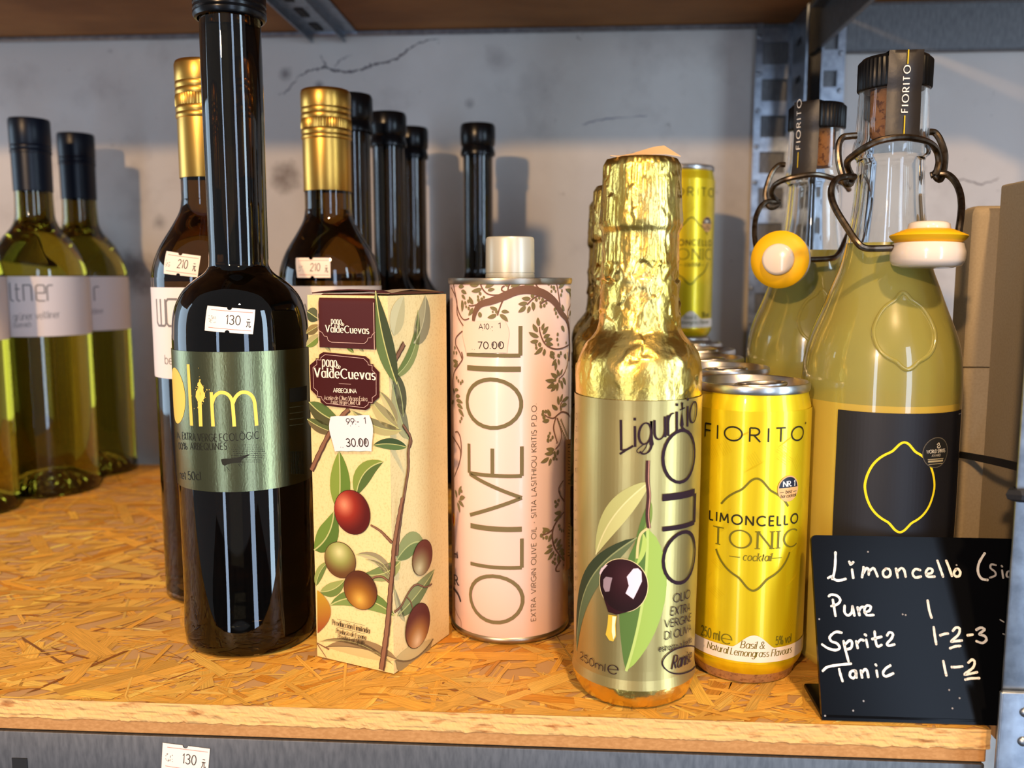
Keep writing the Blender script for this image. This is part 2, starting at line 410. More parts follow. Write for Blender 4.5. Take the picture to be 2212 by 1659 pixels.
    def patch(s, u0, u1, v0, v1, col=(255, 255, 255), L=0, nu=None):   # plain grid
        st = s.s.step or 1; nu = nu or max(1, int((u1-u0)/st)); nv = max(1, int((v1-v0)/.004)) if s.s.step else 1
        for i in range(nu):
            for j in range(nv):
                a, b = u0+(u1-u0)*i/nu, u0+(u1-u0)*(i+1)/nu; c, d = v0+(v1-v0)*j/nv, v0+(v1-v0)*(j+1)/nv
                s.face([(a, c), (b, c), (b, d), (a, d)], col, L)
    def done(s, into=None, mi=1, vcut=None):
        bm = s.bm
        if s.s.step:
            us = [v.co.x for v in bm.verts]
            if us:
                k = math.floor(min(us)/s.s.step)+1
                while k*s.s.step < max(us):
                    bmesh.ops.bisect_plane(bm, geom=bm.verts[:]+bm.edges[:]+bm.faces[:], dist=1e-7, plane_co=(k*s.s.step, 0, 0), plane_no=(1, 0, 0))
                    k += 1
            if vcut:
                vs = [v.co.y for v in bm.verts]; k = math.floor(min(vs)/vcut)+1
                while k*vcut < max(vs):
                    bmesh.ops.bisect_plane(bm, geom=bm.verts[:]+bm.edges[:]+bm.faces[:], dist=1e-7, plane_co=(0, k*vcut, 0), plane_no=(0, 1, 0)); k += 1
        for v in bm.verts: v.co = s.s.pos(*v.co)
        for f in bm.faces: f.material_index = mi
        return bm
def _vert(pts, i):
    a = pts[max(0, i-1)]; b = pts[min(len(pts)-1, i+1)]; dx, dy = b[0]-a[0], b[1]-a[1]
    return abs(dy)/max(1e-9, math.hypot(dx, dy))
def merge(dst, src):                         # copy one bmesh into another (keeps ink colours)
    me = bpy.data.meshes.new('tmp'); src.to_mesh(me); src.free()
    if 'ink' not in dst.loops.layers.float_color: dst.loops.layers.float_color.new('ink')
    dst.from_mesh(me); bpy.data.meshes.remove(me); return dst
# ================================================================== the setting
WALLY = .830
bm = bmesh.new(); box(bm, -2.6, 2.6, -3.2, WALLY, -1.2, -1.1)
tag(mk('floor', bm, mat('shop floor', (120, 112, 104), rough=.5, var=((96, 90, 84), 3, (1, 1, 1), .4, .6)), smooth=0), kind='structure')
def wall_material():
    m = mat('plaster wall', (176, 174, 176), rough=.9, spec=.2); nt = m.node_tree; b = nt.nodes['Principled BSDF']
    geo = nt.nodes.new('ShaderNodeNewGeometry')
    def noise_(scale, detail, lo, hi, rough=.6):
        n = nt.nodes.new('ShaderNodeTexNoise'); n.inputs['Scale'].default_value = scale; n.inputs['Detail'].default_value = detail
        n.inputs['Roughness'].default_value = rough
        nt.links.new(geo.outputs['Position'], n.inputs['Vector'])
        r = nt.nodes.new('ShaderNodeMapRange'); r.inputs['From Min'].default_value = lo; r.inputs['From Max'].default_value = hi
        nt.links.new(n.outputs['Fac'], r.inputs['Value']); return r.outputs['Result'], n
    base = (*srgb((200, 194, 188)), 1); cur = None
    def layer(fac, col):
        nonlocal cur
        mx = nt.nodes.new('ShaderNodeMix'); mx.data_type = 'RGBA'
        if cur is None: mx.inputs[6].default_value = base
        else: nt.links.new(cur, mx.inputs[6])
        mx.inputs[7].default_value = (*srgb(col), 1); nt.links.new(fac, mx.inputs['Factor']); cur = mx.outputs[2]
    f, n1 = noise_(7, 5, .45, .75); layer(f, (216, 211, 205))
    f, n2 = noise_(16, 6, .55, .85); layer(f, (172, 165, 160))
    f, n3 = noise_(60, 4, .68, .8); layer(f, (120, 112, 108))
    # stains with their own outline: rough blots of grime on the plaster
    for (px, py, rad, col, k) in ((612, 385, .011, (92, 78, 70), .85), (295, 590, .018, (98, 84, 78), .8), (335, 690, .010, (200, 190, 170), .4), (1015, 225, .004, (120, 112, 112), .6),
                                  (345, 480, .006, (110, 104, 102), .6), (690, 186, .004, (90, 86, 88), .7), (616, 160, .005, (96, 90, 92), .7), (1075, 130, .01, (128, 118, 116), .4)):
        p = onY(px, py, WALLY)
        d = nt.nodes.new('ShaderNodeVectorMath'); d.operation = 'DISTANCE'; d.inputs[1].default_value = p
        nt.links.new(geo.outputs['Position'], d.inputs[0])
        ad = nt.nodes.new('ShaderNodeMath'); ad.operation = 'MULTIPLY_ADD'; ad.inputs[1].default_value = rad*2.2
        nt.links.new(n3.outputs['Fac'], ad.inputs[0]); nt.links.new(d.outputs['Value'], ad.inputs[2])
        r = nt.nodes.new('ShaderNodeMapRange'); r.inputs['From Min'].default_value = rad*2.6; r.inputs['From Max'].default_value = rad*1.3
        r.inputs['To Max'].default_value = k
        nt.links.new(ad.outputs[0], r.inputs['Value']); layer(r.outputs['Result'], col)
    nt.links.new(cur, b.inputs['Base Color'])
    bp = nt.nodes.new('ShaderNodeBump'); bp.inputs['Strength'].default_value = .35; bp.inputs['Distance'].default_value = .002
    nt.links.new(n2.outputs['Fac'], bp.inputs['Height']); nt.links.new(bp.outputs['Normal'], b.inputs['Normal'])
    return m
M_wall = wall_material()
M_crack = ink('crack in plaster', .95)
bm = bmesh.new(); box(bm, -2.6, 2.6, WALLY, WALLY+.1, -1.2, 1.6)
ws = Flat((0, WALLY, 0), (1, 0, 0), (0, 0, 1)); ar = Art(ws, .0002); random.seed(4)
def crack(pts, w, col):
    P2 = catmull([tuple(v) for v in ar.px(pts)], 7)
    P2 = [p + Vector((random.uniform(-1, 1), random.uniform(-1, 1)))*.0009 for p in P2]
    ar.ribbon(P2, [w*random.uniform(.25, 1.4)*math.sin(math.pi*(i+.6)/(len(P2)+.2))**.5 for i in range(len(P2))], col)
crack([(640, 168), (665, 155), (690, 148), (705, 145), (722, 152), (760, 155), (790, 148), (810, 138), (850, 130), (870, 118), (900, 95), (950, 84)], .0022, (112, 106, 108))
crack([(692, 120), (700, 135), (705, 145)], .0014, (120, 114, 116))
crack([(722, 152), (735, 130), (760, 118)], .0011, (136, 130, 132))
crack([(600, 205), (620, 198), (640, 172)], .0012, (128, 122, 124))
crack([(2050, 395), (2085, 388), (2120, 398), (2160, 384)], .0012, (140, 132, 130))
crack([(1255, 270), (1310, 258), (1400, 250)], .0012, (146, 142, 150))
merge(bm, ar.done())
tag(mk('wall_back', bm, [M_wall, M_crack], smooth=0), kind='structure')
# shelf boards --------------------------------------------------------
SX0, SX1, SY0, SY1, OT, MT = -.95, .1705, .3460, .815, .0086, .0060
M_flake = ink('pressed wood strands', .42, grain=((2.2, 60, 1), .70, 1.16))
M_edge = mat('rough sawn strand edge', (218, 174, 112), rough=.85, spec=.2, var=((150, 96, 52), 330, (.22, 1, 1), .56, .70), bump=(300, (.3, 1, 1), .8, .0012))
M_board_side = mat('strand board side', (196, 150, 96), rough=.8)
def osb_board(name, x0, x1, label, nfl, seed, xs):
    random.seed(seed); bm = bmesh.new(); bm.loops.layers.float_color.new('ink'); bm.loops.layers.uv.new('uv')
    box(bm, x0, x1, SY0+.0008, SY1, -OT, -.0006, 2)
    ar = Art(Flat((0, 0, 0), (1, 0, 0), (0, 1, 0)), 0)
    ar.LH = .0000011; ar.h0 = -.0021
    ar.face([(x0, SY0), (x1, SY0), (x1, SY1), (x0, SY1)], (216, 156, 66), 1100, [(0, 0), (3, 0), (3, 2), (0, 2)])
    lo, hi = xs
    for i in range(nfl):
        y = SY0+(SY1-SY0)*random.random()**1.35; x = random.uniform(lo, hi)
        ln = random.uniform(.012, .055); wd = random.uniform(.0012, .0095); a = random.gauss(.35, .75)
        if random.random() < .40: wd *= .28
        ca, sa = math.cos(a), math.sin(a); k = random.random()
        c = [232, 172, 76]; v = random.gauss(1, .04); rd = random.gauss(0, 4)
        if k < .07: c = [204, 138, 52]
        elif k < .26: c = [242, 190, 92]
        elif k < .31: c = [156, 96, 44]; wd *= .22
        elif k < .37: c = [248, 208, 120]; wd *= .22
        c = [max(20, min(250, c[0]*v+rd)), max(15, min(244, c[1]*v)), max(10, min(220, c[2]*v-rd))]
        n = 5; up = [(-ln/2+ln*j/n+(random.uniform(-.004, .004) if j in (0, n) else 0), wd/2*random.uniform(.75, 1.1)) for j in range(n+1)]
        dn = [(-ln/2+ln*j/n+(random.uniform(-.004, .004) if j in (0, n) else 0), -wd/2*random.uniform(.75, 1.1)) for j in range(n+1)]
        pts = dn+up[::-1]; u0, v0 = random.uniform(0, 40), random.uniform(0, 40)
        w_ = [(min(x1, max(x0, x+p[0]*ca-p[1]*sa)), min(SY1, max(SY0, y+p[0]*sa+p[1]*ca))) for p in pts]
        ar.face(w_, tuple(c), 1110+i*(700/nfl), [(u0+p[0]*30, v0+p[1]*30) for p in pts])
    ar.bm.faces.ensure_lookup_table(); merge(bm, ar.done(mi=0))
    # sawn front edge: a strip of small facets, torn at the bottom
    nx = int((min(x1, .75)-max(x0, -.45))/.0011); ny = 9; X0, X1 = max(x0, -.45), min(x1, .75); g = []
    for j in range(ny+1):
        row = []
        for i in range(nx+1):
            xx = X0+(X1-X0)*i/nx; zz = -OT*j/ny
            d = .0007*noise.noise((xx*90, zz*700, seed)) + .0004*noise.noise((xx*420, zz*1500, 3))
            if j == ny: zz -= .0005*noise.noise((xx*230, 1, seed))+.0003*noise.noise((xx*900, 4, seed))
            if j == 0: zz = -.0002; d = 0
            row.append(bm.verts.new((xx, SY0-.0004+d, zz)))
        g.append(row)
    for j in range(ny):
        for i in range(nx): bm.faces.new([g[j][i], g[j+1][i], g[j+1][i+1], g[j][i+1]]).material_index = 1
    o = mk(name, bm, [M_flake, M_edge, M_board_side], smooth=0)
    return tag(o, label, 'shelf board')
osb_board('strand_board', SX0, SX1, 'orange strand-board shelf all the bottles stand on, rough sawn front edge', 10500, 11, (-.95, .18))
osb_board('strand_board', .1765, .85, 'strand-board shelf of the next bay under the cardboard boxes', 500, 12, (.18, .6))
M_mdf = mat('brown fibreboard', (172, 124, 74), rough=.75, spec=.25, var=((188, 140, 88), 900, (.5, 1, 1), .4, .7))
def plain_board(name, x0, x1, y0, y1, z0, z1, m, label):
    bm = bmesh.new(); box(bm, x0, x1, y0, y1, z0, z1); bevel(bm, .0004, 1)
    return tag(mk(name, bm, m, smooth=0), label, 'shelf board')
plain_board('fibreboard', SX0, SX1-.001, SY0+.0003, SY1, -OT-MT, -OT-.0001, M_mdf, 'brown fibreboard layer under the strand board, above the metal rail')
M_upper = mat('underside of the upper board', (146, 102, 58), rough=.7, spec=.25, var=((112, 74, 40), 14, (.6, 1, 1), .35, .7))
plain_board('upper_shelf_board', SX0, .195, .350, .8285, .4035, .4200, M_upper, 'brown shelf board overhead, only its dim underside in view')
# galvanised frame ------------------------------------------------------
M_zinc = mat('galvanised steel', (160, 166, 174), rough=.36, metal=1, var=((132, 138, 146), 140, (1, 1, 1), .35, .65), bump=(240, (1, 1, 1), .15, .0004))
M_zinc_dark = mat('brushed galvanised steel', (116, 116, 117), rough=.55, metal=1, var=((96, 97, 99), 420, (1.2, 1, .3), .35, .7), bump=(600, (1.2, 1, .3), .08, .0002))
M_hole = mat('dark slot', (22, 24, 28), rough=.7)
def tag_art(ar, c00, c10, c11, c01, num, L=2):
    """price-gun label: four pixel corners (bottom left, bottom right, top right, top left)"""
    a, b, c, d = ar.px([c00, c10, c11, c01])
    def q(s, t): return a*(1-s)*(1-t)+b*s*(1-t)+c*s*t+d*(1-s)*t
    h = (d-a).length; wd = (b-a).length; notch = .10*h/wd
    out = [q(0, 0)]+[q(.48+notch*math.cos(x), .10*math.sin(x)) for x in [math.pi*(1-i/8) for i in range(9)]]+[q(1, 0), q(1, 1)]
    out += [q(.48+notch*math.cos(x), 1-.10*math.sin(x)) for x in [math.pi*i/8 for i in range(9)]]+[q(0, 1)]
    ar.poly(out, (247, 228, 214), L)
    ar.ribbon([q(.1, .86), q(.96, .87)], h*.022, (226, 120, 110), L+1); ar.ribbon([q(.08, .15), q(.96, .13)], h*.022, (226, 120, 110), L+1)
    an = math.atan2((b-a).y, (b-a).x); ink_ = (44, 42, 44)
    ar.text(num, q(.44, .34), an, h*.36, ink_, L+1, w=.10, track=.2, fit=wd*.29)
    ar.text('元', q(.85, .27), an, h*.33, ink_, L+1, w=.09, fit=wd*.085)
    random.seed(len(num)+int(c00[0]))
    for i in range(22):                      # speckled, half-printed stamp
        s, t = random.choice((.09, .13, .2)), random.uniform(.33, .62); s += random.uniform(-.025, .03)
        ar.ellipse(q(s, t), h*.014, h*.02, (120, 112, 108), L+1, n=6)
M_paper = ink('printed paper', .6)
M_white = mat('blank label paper', (246, 230, 216), rough=.6)
# lower front rail
t = thing('shelf_rail', 'grey galvanised front rail under the shelf edge with a white price tag', 'shelf rail', (-.3, .345, -.0145))
bm = bmesh.new(); box(bm, SX0, .1685, .3448, .3466, -.062, -OT-MT-.0001); box(bm, SX0, .1685, .3466, .375, -.0168, -OT-MT-.0003); bevel(bm, .0005, 2)
p, q = onY(26, 1637, .3447), onY(60, 1659, .3447)
box(bm, p.x, q.x, .3444, .3449, p.z-.010, p.z, 1); box(bm, p.x-.075, q.x-.075, .3444, .3449, p.z-.010, p.z, 1)
mk('rail_beam', bm, [M_zinc_dark, M_hole], t)
ar = Art(Flat((0, .3446, 0), (1, 0, 0), (0, 0, 1)), .0001)
tag_art(ar, (349, 1661), (449, 1676), (454, 1617), (352, 1604), '130')
mk('price_tag', ar.done(), [M_paper, M_paper], t, smooth=0)
# posts -------------------------------------------------------------
def rivet(bm, c, r=.0022, ax='Y', mi=0):
    M = Matrix.Translation(c) @ (Matrix.Rotation(math.pi/2, 4, 'X') if ax == 'Y' else Matrix.Rotation(-math.pi/2, 4, 'Y'))
    b2 = bmesh.new(); lathe(b2, [(r, 0), (r*.95, r*.35), (r*.6, r*.7), (0, r*.85)], (0, 0, 0), 14)
    for v in b2.verts: v.co = M @ v.co
    for f in b2.faces: f.material_index = mi
    merge(bm, b2)
def slotted(bm, x0, x1, y, z0, z1, win, pitch, th=.0014, zoff=0):
    """upright strip facing the viewer with a row of windows win=(xa, xb, height)"""
    xa, xb, hh = win; box(bm, x0, xa, y, y+th, z0, z1); box(bm, xb, x1, y, y+th, z0, z1)
    k = math.ceil((z0-zoff)/pitch)
    while zoff+k*pitch < z1:
        z = zoff+k*pitch; box(bm, xa, xb, y, y+th, z, min(z1, z+pitch-hh)); k += 1
t = thing('shelf_upright', 'slotted galvanised rear upright against the wall, left of the pair', 'shelf post', (.196, .82, -.3))
bm = bmesh.new(); slotted(bm, .1640, .1960, .8240, -.4, .9, (.1700, .1925, .019), .0316, zoff=.008)
for k in range(22): rivet(bm, (.1672, .8240, -.12+k*.0316+.006))
box(bm, .1668, .1952, .8268, .8278, -.4, .9, 1); mk('back_flange', bm, [M_zinc, M_zinc_dark], t, smooth=30)
bm = bmesh.new(); box(bm, .1950, .1965, .7740, .8250, -.4, .9)
k = 0
while -.1+k*.0316 < .6:
    z = -.1+k*.0316; box(bm, .1944, .1951, .790, .803, z+.004, z+.009, 1); k += 1
mk('side_flange', bm, [M_zinc, M_hole], t, smooth=0)
t = thing('shelf_upright', 'slotted galvanised rear upright of the next bay, right of the pair', 'shelf post', (.238, .82, -.3))
bm = bmesh.new(); slotted(bm, .2110, .2385, .8120, -.4, .9, (.2200, .2320, .014), .0316, zoff=.012)
for k in range(22):
    rivet(bm, (.2165, .8120, -.10+k*.0316)); rivet(bm, (.2345, .8120, -.10+k*.0316))
box(bm, .2150, .2375, .8150, .8160, -.4, .9, 1); mk('back_flange', bm, [M_zinc, M_zinc_dark], t, smooth=30)
bm = bmesh.new(); box(bm, .2098, .2112, .7800, .8135, -.4, .9); mk('side_flange', bm, M_zinc, t, smooth=0)
t = thing('shelf_upright', 'bright galvanised front corner post right of the chalk sign', 'shelf post', (.172, .342, -.3))
bm = bmesh.new(); box(bm, .1712, .2110, .3405, .3421, -.35, .60); box(bm, .2094, .2110, .3421, .3800, -.35, .60); bevel(bm, .0007, 2)
for z in (.0415, .0360): rivet(bm, (.1815, .3405, z), .0024)
mk('corner_angle', bm, M_zinc, t)
bm = bmesh.new(); box(bm, .1694, .2130, .3378, .3400, -.35, .0195); bevel(bm, .0009, 3)
box(bm, .1795, .1830, .3374, .3379, .0015, .0085, 1)
for z in (.0115, -.0005): rivet(bm, (.1788, .3378, z), .0020)
mk('beam_sleeve', bm, [M_zinc, M_hole], t)
# upper frame ---------------------------------------------------------
bm = bmesh.new(); box(bm, SX0, .1635, .8225, .8285, .3995, .4033); bevel(bm, .0006, 1)
tag(mk('rear_rail', bm, M_zinc, smooth=0), 'thin galvanised rail edge where the upper board meets the wall', 'shelf rail')
bm = bmesh.new(); box(bm, .2390, .85, .8240, .8262, .3765, .4190); box(bm, .2390, .85, .8215, .8262, .3765, .3783); box(bm, .2390, .85, .8215, .8262, .4172, .4190); bevel(bm, .0005, 1)
tag(mk('rear_rail', bm, M_zinc_dark, smooth=0), 'wide galvanised rear rail of the next bay, above the limoncello bottles', 'shelf rail')
plain_board('upper_shelf_board', .213, .85, .360, .8240, .4195, .4360, M_upper, 'upper board of the next bay, in the top right corner')
bm = bmesh.new(); box(bm, .2065, .2083, .345, .8100, .3720, .4190); box(bm, .1965, .2083, .345, .7700, .4002, .4020); box(bm, .2065, .2110, .345, .8100, .3712, .3730); bevel(bm, .0005, 1)
tag(mk('side_rail', bm, M_zinc_dark, smooth=0), 'galvanised side rail running forward under the upper board', 'shelf rail')
t = thing('support_bar', 'slotted metal support bar under the upper board, left of centre', 'shelf rail', (-.217, .6, .4))
bm = bmesh.new(); box(bm, -.2380, -.1950, .350, .8270, .4015, .4030); box(bm, -.2380, -.2364, .350, .8270, .3935, .4020); box(bm, -.2080, -.2064, .350, .8270, .3935, .4020); bevel(bm, .0004, 1)
bm2 = bmesh.new(); y = .37
while y < .82: box(bm2, -.2300, -.2225, y, y+.022, .4005, .4016); y += .042
for f in bm2.faces: f.material_index = 1
merge(bm, bm2); mk('bar', bm, [M_zinc, M_hole], t, smooth=0)
# cardboard boxes in the next bay -----------------------------------
M_card = mat('plain cardboard', (168, 152, 126), rough=.8, spec=.25, var=((160, 144, 118), 900, (1, 1, 1), .4, .7))
def carton(name, label, x0, x1, y0, y1, h, seam, lid_round=0):
    t = thing(name, label, 'cardboard box', ((x0+x1)/2, (y0+y1)/2, 0))
    bm = bmesh.new(); box(bm, x0, x1, y0, y1, 0.0002, h*seam-.0005); bevel(bm, .0012, 2); mk('box_body', bm, M_card, t)
    bm = bmesh.new(); vs = box(bm, x0-.0008, x1+.0008, y0-.0008, y1+.0008, h*seam, h)
    bmesh.ops.bevel(bm, geom=[e for e in bm.edges if min(v.co.z for v in e.verts) > h*.9], offset=max(.0012, lid_round), segments=6, affect='EDGES', profile=.5)
    mk('box_lid', bm, M_card, t); return t
carton('cardboard_box', 'tall pale cardboard box nearest the front post, in the next bay', .2140, .3300, .3640, .4580, .2255, .04)
carton('cardboard_box', 'shorter cardboard box with a lid seam, behind the tall one beside the big bottle', .2045, .3300, .4680, .4820, .2165, .62, .006)
M_black_strap = mat('black webbing', (24, 24, 28), rough=.6, bump=(900, (1, 1, 3), .3, .0003))
bm = bmesh.new(); A = [P(2050, 978, .452), P(2095, 986, .436), P(2150, 997, .38), P(2204, 1010, .350)]; A = catmull(A, 6); rows = []
for p in A: rows.append([bm.verts.new(p+Vector((0, 0, s))+Vector((e, 0, 0))) for s, e in ((-.0017, 0), (.0017, 0), (.0017, .0008), (-.0017, .0008))])
for a, b in zip(rows, rows[1:]):
    for k in range(4): bm.faces.new([a[k], a[(k+1) % 4], b[(k+1) % 4], b[k]])
bm.faces.new(rows[0]); bm.faces.new(rows[-1][::-1])
tag(mk('strap', bm, M_black_strap), 'thin black strap stretched from the cardboard boxes to the post', 'strap')
pz = P(2200, 1056, .338).z
bm = bmesh.new()
loop = [(.1712, .3388), (.1700, .3405), (.1712, .3435), (.2060, .3440), (.2085, .3600), (.2090, .3810), (.2118, .3812), (.2124, .3600), (.2124, .3400), (.2112, .3388)]
tube(bm, [Vector((x, y, pz)) for x, y in loop], .0028, 8, closed=True)
for v in bm.verts: v.co.z = pz+(v.co.z-pz)*.9
tag(mk('cable_tie', bm, M_black_strap), 'black band looped round the front post', 'cable tie')
# ================================================================== bottles
def prof_px(c, rows):
    """(image row, half width in pixels) of an upright round thing standing at c -> (radius, height)"""
    h = Vector((c[0], c[1], 0)); zp = h.dot(HEAD); lat = h.dot(RIGHT); ca = math.cos(math.atan2(lat, zp)); out = []
    for py, hw in rows:
        d = FWD - UP*((py-CY)/F); t = zp/d.dot(HEAD); z = CAMZ + d.z*t; depth = t
        out.append((hw*depth*ca/F, z))
    return sorted(out, key=lambda q: q[1])
def flat(p): return Vector((p.x, p.y, 0))
def smooth_prof(p, n=5):
    return [(max(0, q[0]), q[1]) for q in catmull(p, n)]
M_dark = glass('near black olive glass', (.026, .016, .006), 0, 1.5)
M_amber = glass('dark brown green glass', (.15, .075, .012), 0, 1.5)
M_green = glass('yellow green glass', (.25, .20, .015), 0, 1.5)
M_black = mat('black gloss plastic', (10, 10, 12), rough=.25, spec=.3)
M_blackcap = mat('black moulded cap', (14, 14, 16), rough=.36, spec=.3)
M_navy = mat('dark navy capsule', (8, 16, 30), rough=.34, spec=.3)
M_goldcap = mat('gold capsule', (206, 158, 74), rough=.32, metal=1)
M_wlabel = mat('white bottle label', (236, 226, 222), rough=.65)
M_foilgrey = mat('olive silver label foil', (120, 119, 86), rough=.27, metal=1, bump=(1500, (1, 1, .4), .25, .0002))
def reed(r0, n, amp):                        # fluted ring
    return lambda r, z, a: r + amp*(math.cos(a*n))
def sticker(surf, corners, num, parent, base=.0002):
    ar = Art(surf, base); tag_art(ar, *corners, num)
    return mk('price_sticker', ar.done(vcut=.003), [M_paper, M_paper], parent, smooth=60)
def label_mesh(ar, m_base, name, parent, u0, u1, v0, v1, m_ink=None, smooth=60, vcut=None):
    g = Art(ar.s, ar.h0); g.patch(u0, u1, v0, v1); bm = g.done(mi=0); merge(bm, ar.done(mi=1, vcut=vcut))
    return mk(name, bm, [m_base, m_ink or M_paper], parent, smooth=smooth)
# ---- front dark oil bottle
c = flat(base_front(548, 1425, .0325))
t = thing('oil_bottle', 'tall black long-necked oil bottle at the front left with a silver-green label', 'bottle', c)
body = prof_px(c, [(1250, 142), (1040, 145), (760, 148.5), (715, 148), (695, 147), (677, 144.5), (661, 140.5), (646, 134), (630, 124.5), (615, 111), (603, 95.5), (592, 79), (581, 69), (566, 65), (500, 65), (400, 65.5), (200, 67.5), (44, 67)])
prof = [(.0285, .0004), (.0305, .0012)] + smooth_prof([(.0318, .004), (.0323, .010)] + body, 4)
zt = prof[-1][1]
bm = bmesh.new(); lathe(bm, [(0, .0035), (.018, .003), (.0285, .0006)] + prof + [(.0112, zt), (0, zt)], c, 96)
mk('glass_body', bm, M_dark, t, 40)
S = Rev(c, prof, .0334)
bm = bmesh.new()
lathe(bm, [(.0148, zt-.0004), (.0160, zt), (.0167, zt+.0012), (.0167, zt+.0024), (.0161, zt+.0030), (.0166, zt+.0037), (.0166, zt+.0050), (.0161, zt+.0056), (.0166, zt+.0063), (.0166, zt+.024), (.0158, zt+.0255), (0, zt+.0255)], c, 72)
mk('cap', bm, M_black, t)
sticker(S, ((443, 714), (546, 722), (551, 669), (449, 660)), '130', t)
ar = Art(S, .00035); YL, DK = (246, 206, 92), (34, 34, 26)
a, b = S.uv(520, 1062), S.uv(520, 760); v0, v1 = a.y, b.y
p = S.uv(402, 862); q = S.uv(383, 915); hh = S.uv(384, 795).y - S.uv(384, 914).y
ar.ellipse((p.x-hh*.37, (S.uv(384, 795).y+S.uv(384, 914).y)/2), hh*.37, hh/2, YL, 2, n=48)
for quad in ([(405.1, 786.7), (411, 786.7), (418.7, 919), (412.4, 919)], [(428.6, 864.8), (436.8, 864.8), (438.8, 920.8), (431.4, 920.8)],
             [(454, 846.7), (460.7, 846.7), (465, 920.8), (457.6, 920.8)]): ar.poly(ar.px(quad), YL, 2)
ar.ribbon(catmull([tuple(v) for v in ar.px([(459, 872), (464, 857), (474, 848.5), (484, 848), (494, 853), (501, 864), (503.5, 880), (506.5, 921)])], 6), .0016, YL, 2)
ar.ribbon(catmull([tuple(v) for v in ar.px([(503, 872), (509, 858), (519, 848.5), (530, 847), (541, 852), (548, 863), (551, 880), (554, 919)])], 6), .0016, YL, 2)
ar.poly(ar.px([(424, 857), (425, 846), (430, 838), (428, 828), (433, 822), (436, 829), (441, 836), (440, 844), (444, 850), (443, 860), (437, 868), (428, 866)]), YL, 2)
random.seed(5)
cc = S.uv(434, 850)
for i in range(120):
    a_ = random.uniform(0, 6.28); rr = abs(random.gauss(0, 1)); x_, y_ = .0021*rr*math.cos(a_), .0046*rr*math.sin(a_)
    if y_ > .004: x_ *= .3
    s_ = random.uniform(.0001, .00055)/(1+rr*.5); ar.ellipse(cc+Vector((x_, y_)), s_, s_*1.2, YL, 2, n=7)
ar.text_px('EXTRA VERGE ECOLÒGIC', (396, 948.5), (559, 946.8), (396, 933.5), DK, w=.1, track=.28, L=2)
ar.text_px('A', (384, 949), (391, 949), (384, 934), DK, w=.115, L=2)
ar.text_px('ARBEQUINES', (413, 970.5), (491, 970.5), (413, 956), DK, w=.1, track=.28, L=2)
ar.text_px('00%', (388, 970), (406, 970.5), (388, 956), DK, w=.115, L=2)
ar.text_px('net 50cl', (391, 1033), (435, 1036.6), (391, 1016), DK, w=.1, L=2)
ar.poly(ar.px([(478, 992), (484, 990.5), (500, 990), (515, 987.5), (527, 984), (536, 981), (540, 982), (530, 988), (522, 993), (521, 999), (515, 999.5), (503, 1000), (492, 1003), (486, 1006), (481, 1003), (479, 997)]), DK, 2)
for pp in ([(486, 1006), (486, 1018)], [(490, 1008), (496, 1016)], [(518, 1000), (523, 1006)], [(515, 1002), (519, 1007)]): ar.ribbon(ar.px(pp), .00022, DK, 2)
random.seed(8)
for i in range(9):
    y_ = 961+i*4.6; x_ = random.uniform(502, 512)-i*1.5
    while x_ < 573-abs(i-4)*3:
        ar.ribbon(ar.px([(x_, y_), (x_+random.uniform(1, 2.4), y_-.4)]), random.uniform(.0001, .0003), DK, 2); x_ += random.uniform(2.2, 5)
ar.poly(ar.px([(624, 839), (661, 833), (661, 864), (624, 869)]), (24, 24, 20), 2)
for i in range(4): ar.ribbon(ar.px([(624, 880+i*13), (655, 876+i*13)]), .0003, (60, 62, 44), 2)
x_ = 627
while x_ < 656:
    w_ = random.choice((.00012, .00022, .0004)); ar.ribbon(ar.px([(x_, 975), (x_+1.5, 1024)]), w_, (30, 32, 22), 2); x_ += random.uniform(1.6, 3.2)
label_mesh(ar, M_foilgrey, 'label', t, -.060, .060, v0, v1)
# ---- black bottles at the wall
def rows_body(c, r_body, r_neck, zs, zn, ztop):
    return [(r_body-.003, .0004), (r_body-.001, .0015)] + smooth_prof([(r_body, .005), (r_body, .02), (r_body, zs-.01), (r_body*.985, zs), (r_body*.86, zs+.012), (r_neck*1.35, zs+.024), (r_neck*1.03, zs+.034), (r_neck, zn), (r_neck, ztop)], 4)
def black_bottle(px, py, zp, label, group):
    p = P(px, py, zp); c = Vector((p.x, p.y, 0)); t = thing('oil_bottle', label, 'bottle', c, group)
    pr = rows_body(c, .0300, .0124, .150, .20, .285); bm = bmesh.new()
    lathe(bm, [(0, .003), (.024, .0008)]+pr+[(0, .285)], c, 64); mk('glass_body', bm, M_dark, t, 40)
    bm = bmesh.new(); lathe(bm, [(.0128, .2800), (.0143, .2806), (.0146, .283), (.0138, .2856), (.0133, .288), (.0144, .290), (.0147, .296), (.0146, .3040), (.0136, .3062), (0, .3064)], c, 48)
    mk('cap', bm, M_black, t); return t
GB = 'black long-necked bottles along the back wall'
b0 = black_bottle(759, 199, .634, 'nearest and tallest of the black necks behind the gold-capped bottle', GB)
for (px, py, zp, lb) in ((837, 243, .702, 'middle one of the three black necks behind the gold-capped bottle'), (888, 295, .770, 'third black neck, against the wall and lowest of the three together'),
                         (1032, 268, .752, 'black long-necked bottle standing alone at the wall behind the pink tin')):
    p = P(px, py, zp); copy_tree(b0, None, (p.x, p.y, 0), 0, lb, GB)
